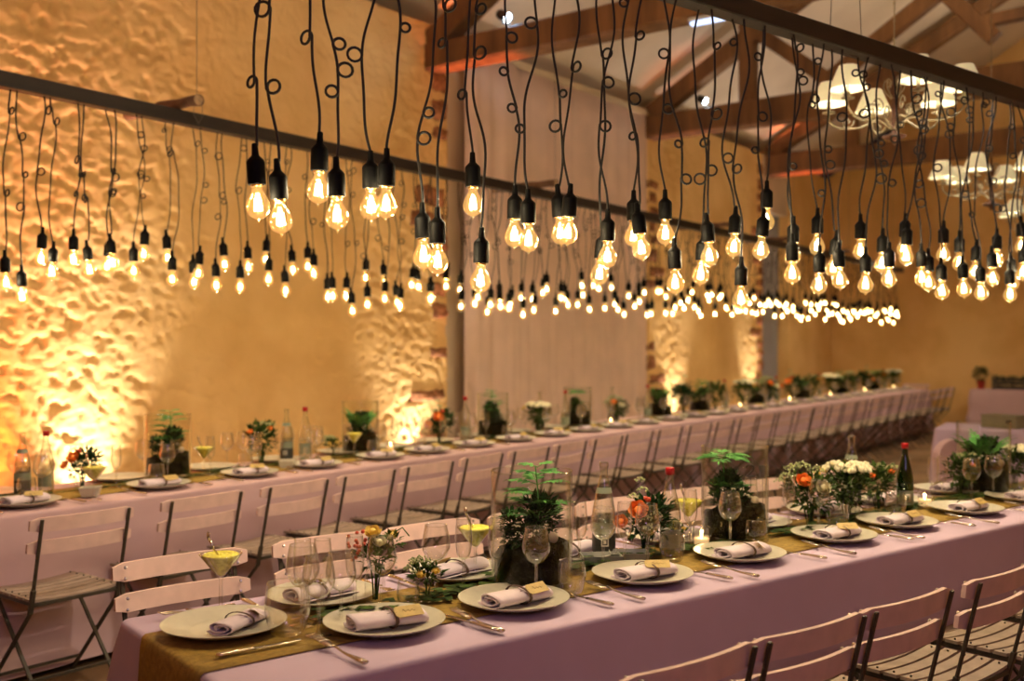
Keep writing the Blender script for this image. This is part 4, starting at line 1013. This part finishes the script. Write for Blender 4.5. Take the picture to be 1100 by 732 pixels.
# a few more past the edge of the frame keep the row going over the table
um = measured(FARL, FB, .38, HF, 'farther long', 400, 4)
r = random.Random(5); i = 0; u = um + .172
while u < 15.65:
    hs = [r.uniform(.24, .50) + .10 * (u / 15.6) for _ in range(2)]
    for k in range(2):
        pendant(FB, .38, HF, u + r.uniform(-.035, .035), u + (-.016, .016)[k], CAMH + hs[k], (.02, -.02)[k] + r.uniform(-.015, .015), 700 + i * 2 + k, 'tiny blurred bulb in the crowded far stretch of the farther long rail', 'filament bulbs at the far end of the farther long rail', True)
    u += .172; i += 1

# ------------------------------------------------------------------ chandeliers and lamps on the trusses
def chandelier_proto():
    t = thing('chandelier', 'x', 'chandelier')
    mb = MB(); mb.lathe([(.0005, -.26), (.010, -.25), (.014, -.235), (.055, -.222), (.060, -.212), (.02, -.20), (.012, -.185), (.018, -.16), (.012, -.12), (.010, -.02), (.022, .0), (.022, .03), (.010, .05), (.007, .12), (.0005, .13)], 16); mb.build('column', M_IRONR, t)
    mb = MB(); mb.tube([(0, 0, .12), (0, 0, .6), (0, 0, 1.8)], .004, 5)
    for k in range(6): mb.ball((0, 0, .2 + .09 * k), .008, 6, 4)
    mb.build('chain', M_IRON, t)
    R = .33
    for k in range(6):
        a = 2 * PI * k / 6 + .35; M = Matrix.Rotation(a, 4, 'Z')
        mb = MB(); pts = curve([(.012, -.18), (.08, -.125), (.17, -.150), (.27, -.145), (.325, -.105), (.33, -.06)], 6)
        mb.tube([(x, 0, z) for x, z in pts], .0055, 6, M)
        sp = [(.11 + .045 * (1 - j / 16) * math.cos(j * .55), 0, -.07 + .045 * (1 - j / 16) * math.sin(j * .55)) for j in range(15)]; mb.tube(sp, .004, 5, M)
        sp = [(.235 + .035 * (1 - j / 16) * math.cos(j * .55 + 3), 0, -.115 + .035 * (1 - j / 16) * math.sin(j * .55 + 3)) for j in range(15)]; mb.tube(sp, .0035, 5, M)
        sp = curve([(.014, -.02), (.05, .03), (.045, .075), (.02, .06), (.03, .04)], 4); mb.tube([(x, 0, z) for x, z in sp], .0035, 5, M)
        mb.lathe([(.006, -.065), (.032, -.058), (.034, -.052), (.010, -.050)], 12, M @ Matrix.Translation((R, 0, 0))); mb.lathe([(.010, -.052), (.010, .012)], 8, M @ Matrix.Translation((R, 0, 0)), True)
        mb.build('arm', M_IRON, t)
        mb = MB(); T = M @ Matrix.Translation((R, 0, 0)); mb.lathe([(.045, .105), (.094, -.012), (.092, -.012), (.044, .104)], 24, T)
        s = mb.build('lamp_shade', M_SHADE, t)
        mb = MB(); mb.ball((R, 0, .035), .024, 10, 8, (1, 1, 1.3), M); mb.build('lamp', M_SHADEIN, s)
        l = bpy.data.objects.new('shade_light', CLT); COL.objects.link(l); l.parent = t; l.location = tuple((T @ V((0, 0, .03)))); 
    return t
CLT = bpy.data.lights.new('shade_light', 'POINT'); CLT.energy = 20; CLT.color = (1, .88, .66); CLT.shadow_soft_size = .03
CHD = Kind(chandelier_proto())
CHD.at((1.96, 5.25, CAMH + 1.28), .15, 'nearer iron chandelier with cream shades behind the dark rail')
CHD.at((4.93, 9.45, CAMH + 1.22), .9, 'farthest of the iron chandeliers, mostly cut off by the frame edge')
CHD.at((3.44, 7.35, CAMH + 1.22), .5, 'middle one of the three chandeliers, its cream shades near the frame edge')
def spot(u, a, h, label, col, e, cone=None, aim=None):
    t = thing('spotlight', label, 'spotlight', tuple(FW.p(u, -a, CAMH + h)), AB); mb = MB()
    R = Matrix.Rotation(2.1, 4, 'X') @ Matrix.Identity(4)
    mb.lathe([(.0005, -.10), (.035, -.10), (.045, -.08), (.045, .02), (.05, .03)], 16, R); mb.build('housing', M_BLACK, t)
    mb = MB(); mb.lathe([(.0005, .022), (.043, .02)], 16, R); mb.ball((0, 0, .02), .036, 10, 6, (1, 1, .5), R); mb.build('lens', M_COOL, t)
    mb = MB(); mb.tube([(-.05, 0, 0), (-.055, 0, -.07), (.055, 0, -.07), (.05, 0, 0)], .005, 5); mb.build('bracket', M_BLACK, t)
    l = bpy.data.lights.new('spot_glow', 'POINT'); l.energy = e; l.color = col; l.shadow_soft_size = .03; lo = bpy.data.objects.new('spot_glow', l); COL.objects.link(lo); lo.parent = t; lo.location = tuple(R @ V((0, 0, .08)))
spot(5.25, .92, 3.00, 'bluish-white glaring spotlight on the nearest tie beam', (.3, .6, 1), 12)
spot(9.74, .78, 3.12, 'small white spotlight on top of the second tie beam', (.7, .85, 1), 5)
t = thing('emergency_light', 'bluish-white glowing strip lamp under the nearest tie beam', 'lamp', tuple(FW.p(5.2, -2.95, CAMH + 2.585)), AB)
mb = MB(); mb.box((0, 0, .02), (.08, .32, .03), ch=.005); mb.build('housing', M_WHITEP, t, False); mb = MB(); mb.box((0, 0, -.010), (.06, .30, .028), ch=.008); mb.build('diffuser', M_COOLB, t, False)

# ------------------------------------------------------------------ far furniture
FC = Fr((3.82, 9.25), -.52)
t = table(Fr(tuple(FC.p(.0, 0)[:2]), FC.a), 1.5, .8, 'serving table under a lilac cloth beyond the front table')
tablecloth(FC, 1.5, .8, 9, M_CLOTH, 'lilac cloth on the serving table beyond the front table', fold=.02, flare=.05, step=.06)
mb = MB(); mb.box((0, 0, .055), (.34, .22, .11), ch=.004); mb.mi = 1; mb.box((.1, -.111, .06), (.05, .004, .03)); mb.mi = 0; mb.box((0, 0, .113), (.345, .225, .008)); o = mb.build('cardboard_box', [M_CARD, M_BLACK], None, False, tuple(FC.p(.55, .35, TOP + .002)), FC.a - .5); tag(o, 'olive box on the lilac serving table beyond the front table', 'box')
FD = Fr(tuple(FW.p(16.15, -2.62)[:2]), AB - PI / 2)
table(FD, 2.2, .6, 'buffet table under a pale cloth against the end wall'); tablecloth(FD, 2.2, .6, 12, M_CLOTHB, 'pale cloth on the buffet table against the end wall', fold=.02, flare=.03, step=.06)
t = thing('potted_plant', 'small dark plant in a red pot on the buffet at the end wall', 'plant', tuple(FD.p(.14, .2, TOP + .002)))
mb = MB(); mb.lathe([(.05, 0), (.07, .13), (.075, .14), (.06, .14), (.001, .12)], 16, None); mb.build('pot', M_POT, t); mb = MB(); clump(mb, (0, 0, .24), .13, 130, .07, random.Random(3)); mb.build('foliage', M_LEAFD, t, False)
t = thing('bottle_crate', 'dark open crate of greenery beside the red pot on the buffet', 'crate', tuple(FD.p(.62, .3, TOP + .002)), FD.a)
mb = MB()
for z in (.03, .10, .17): 
    for y in (-.15, .15): mb.box((0, y, z), (.6, .012, .045))
    for x in (-.3, .3): mb.box((x, 0, z), (.012, .3, .045))
for x in (-.29, .29):
    for y in (-.14, .14): mb.box((x, y, .12), (.025, .025, .24))
mb.build('slatted_sides', M_LABEL, t, False); mb = MB()
rr = random.Random(4)
for x in (-.2, 0, .2): clump(mb, (x, 0, .14), .11, 80, .06, rr, .7)
mb.build('greenery', M_LEAFD, t, False)
# padded chair behind the far end of the front table
t = thing('padded_chair', 'pale rounded padded chair in front of the lilac serving table', 'chair', (3.16, 6.95, 0), AA + PI)
def pad(c, d, r_):
    mb = MB(); n = 10
    mb.box(c, d, ch=r_); o_ = mb; return mb
s = pad((0, 0, .45), (.42, .42, .07), .03).build('seat', M_CLOTHB, t)
mb = MB(); vs = []; fs = []; n = 16
out = [(-.19, .50), (-.19, .74)] + [(-.19 + .19 * (1 - math.cos(PI * k / 12)), .74 + .11 * math.sin(PI * k / 12)) for k in range(1, 12)] + [(.19, .74), (.19, .50)]
n = len(out); vs = [(x, -.22, z) for x, z in out] + [(x, -.17, z) for x, z in out]; fs = [tuple(range(n)), tuple(range(2 * n - 1, n - 1, -1))] + [(k, n + k, n + (k + 1) % n, (k + 1) % n) for k in range(n)]; mb.add(vs, fs)
mb.build('backrest', M_CLOTHB, t, False)
for x in (-.17, .17):
    for y in (-.18, .18): mb = MB(); mb.bar((x, y, 0), (x, y, .43), .03, .03); mb.build('leg', M_CHAIRM, t, False)

# ------------------------------------------------------------------ lights
def spotlamp(name, loc, target, e, col, ang, blend=.6, r=.04):
    l = bpy.data.lights.new(name, 'SPOT'); l.energy = e; l.color = col; l.spot_size = math.radians(ang); l.spot_blend = blend; l.shadow_soft_size = r
    o = bpy.data.objects.new(name, l); COL.objects.link(o); o.location = loc; o.rotation_euler = (V(target) - V(loc)).to_track_quat('-Z', 'Y').to_euler(); return o
WARM = (1, .86, .76); RED = (1, .18, .04)
def uplight(u, e, col=WARM, off=.30, z=.12, ang=74, lean=0, top=3.2):
    spotlamp('uplight', tuple(FW.p(u, -off, z)), tuple(FW.p(u + lean, -.10, top)), e, col, ang, 1.0)
UP = 470
uplight(1.62, UP, off=.23, ang=68); uplight(1.60, UP * .35, off=.34, ang=46, top=4.4); uplight(4.95, UP * .5, off=.20, ang=76); uplight(10.36, UP * .7, off=.22, ang=62); uplight(13.10, UP * .7, off=.22, ang=56)
uplight(.90, UP * 1.25, RED, off=.34, ang=80, lean=-.3)
spotlamp('uplight', tuple(FW.p(5.30, -1.1, .15)), tuple(FW.p(5.30, -.55, 4.2)), 2000, RED, 17, .8); spotlamp('uplight', tuple(FW.p(9.8, -1.0, .15)), tuple(FW.p(9.8, -.5, 4.2)), 350, RED, 16, .8); spotlamp('uplight', tuple(FW.p(13.9, -1.1, .15)), tuple(FW.p(13.9, -.6, 4.2)), 2600, RED, 13, .8)
uplight(5.50, 200, RED, off=.30, ang=20, top=3.4); uplight(13.55, 200, RED, off=.30, ang=22, top=3.4)
spotlamp('uplight', tuple(FW.p(16.6, -3.2, .15)), tuple(FW.p(16.95, -3.4, 3.0)), 520, (1, .78, .45), 150, 1.0)  # unseen fill added to brighten the end wall
# added fill lamps, unseen: warm from above and the rear wall, violet from behind
for u in (.3, 5.3, 9.8, 13.9): spotlamp('cloth_fill', tuple(FW.p(u, -4.6, 4.1)), tuple(FW.p(u + .8, -2.0, .1)), 230, (1, .80, .62), 84, 1.0)  # unseen fill added to lift the long table's lower cloth
def area(name, loc, target, e, col, size):
    l = bpy.data.lights.new(name, 'AREA'); l.energy = e; l.color = col; l.size = size
    o = bpy.data.objects.new(name, l); COL.objects.link(o); o.location = loc; o.rotation_euler = (V(target) - V(loc)).to_track_quat('-Z', 'Y').to_euler()
area('violet_fill', tuple(FW.p(-3.5, -8.8, 3.6)), (0.5, 4.0, .5), 33, (.66, .48, 1), 1.2)  # violet fill added behind the camera, no such lamp seen
for u in (2, 7, 12): spotlamp('uplight', tuple(FW.p(u, -(ROOMW - .4), .15)), tuple(FW.p(u, -(ROOMW - .2), 3.5)), 50, (1, .72, .42), 80, .8)  # warm fill added along the unseen wall behind the camera
for u in (2.5, 7.5, 12): area('roof_fill', tuple(FW.p(u, -5, 4.6)), tuple(FW.p(u, -5, 9)), 75, (1, .80, .58), .6)  # unseen upward fill added to brighten the ceiling and the room
w = bpy.data.worlds.new('w'); scn.world = w; w.use_nodes = True; bg = w.node_tree.nodes['Background']; bg.inputs[0].default_value = (.3, .2, .25, 1); bg.inputs[1].default_value = .02

# ------------------------------------------------------------------ camera and render look
cam = bpy.data.cameras.new('camera'); co = bpy.data.objects.new('camera', cam); COL.objects.link(co); scn.camera = co
co.location = (0, 0, CAMH); co.rotation_euler = (PI / 2, 0, 0); cam.lens = 36; cam.sensor_width = 36; cam.shift_y = 4 / 1100
cam.clip_start = .05; cam.clip_end = 100
cam.dof.use_dof = True; cam.dof.focus_distance = 3.15; cam.dof.aperture_fstop = 2.2
scn.view_settings.view_transform = 'Standard'; scn.view_settings.look = 'None'; scn.view_settings.exposure = -.08; scn.view_settings.gamma = 1; scn.view_settings.use_curve_mapping = False
cy = scn.cycles
cy.use_denoising = True; cy.max_bounces = 8; cy.diffuse_bounces = 4; cy.glossy_bounces = 4; cy.transmission_bounces = 4; cy.transparent_max_bounces = 28
cy.sample_clamp_indirect = 6; cy.sample_clamp_direct = 0; cy.use_light_tree = True; cy.caustics_reflective = False; cy.caustics_refractive = False
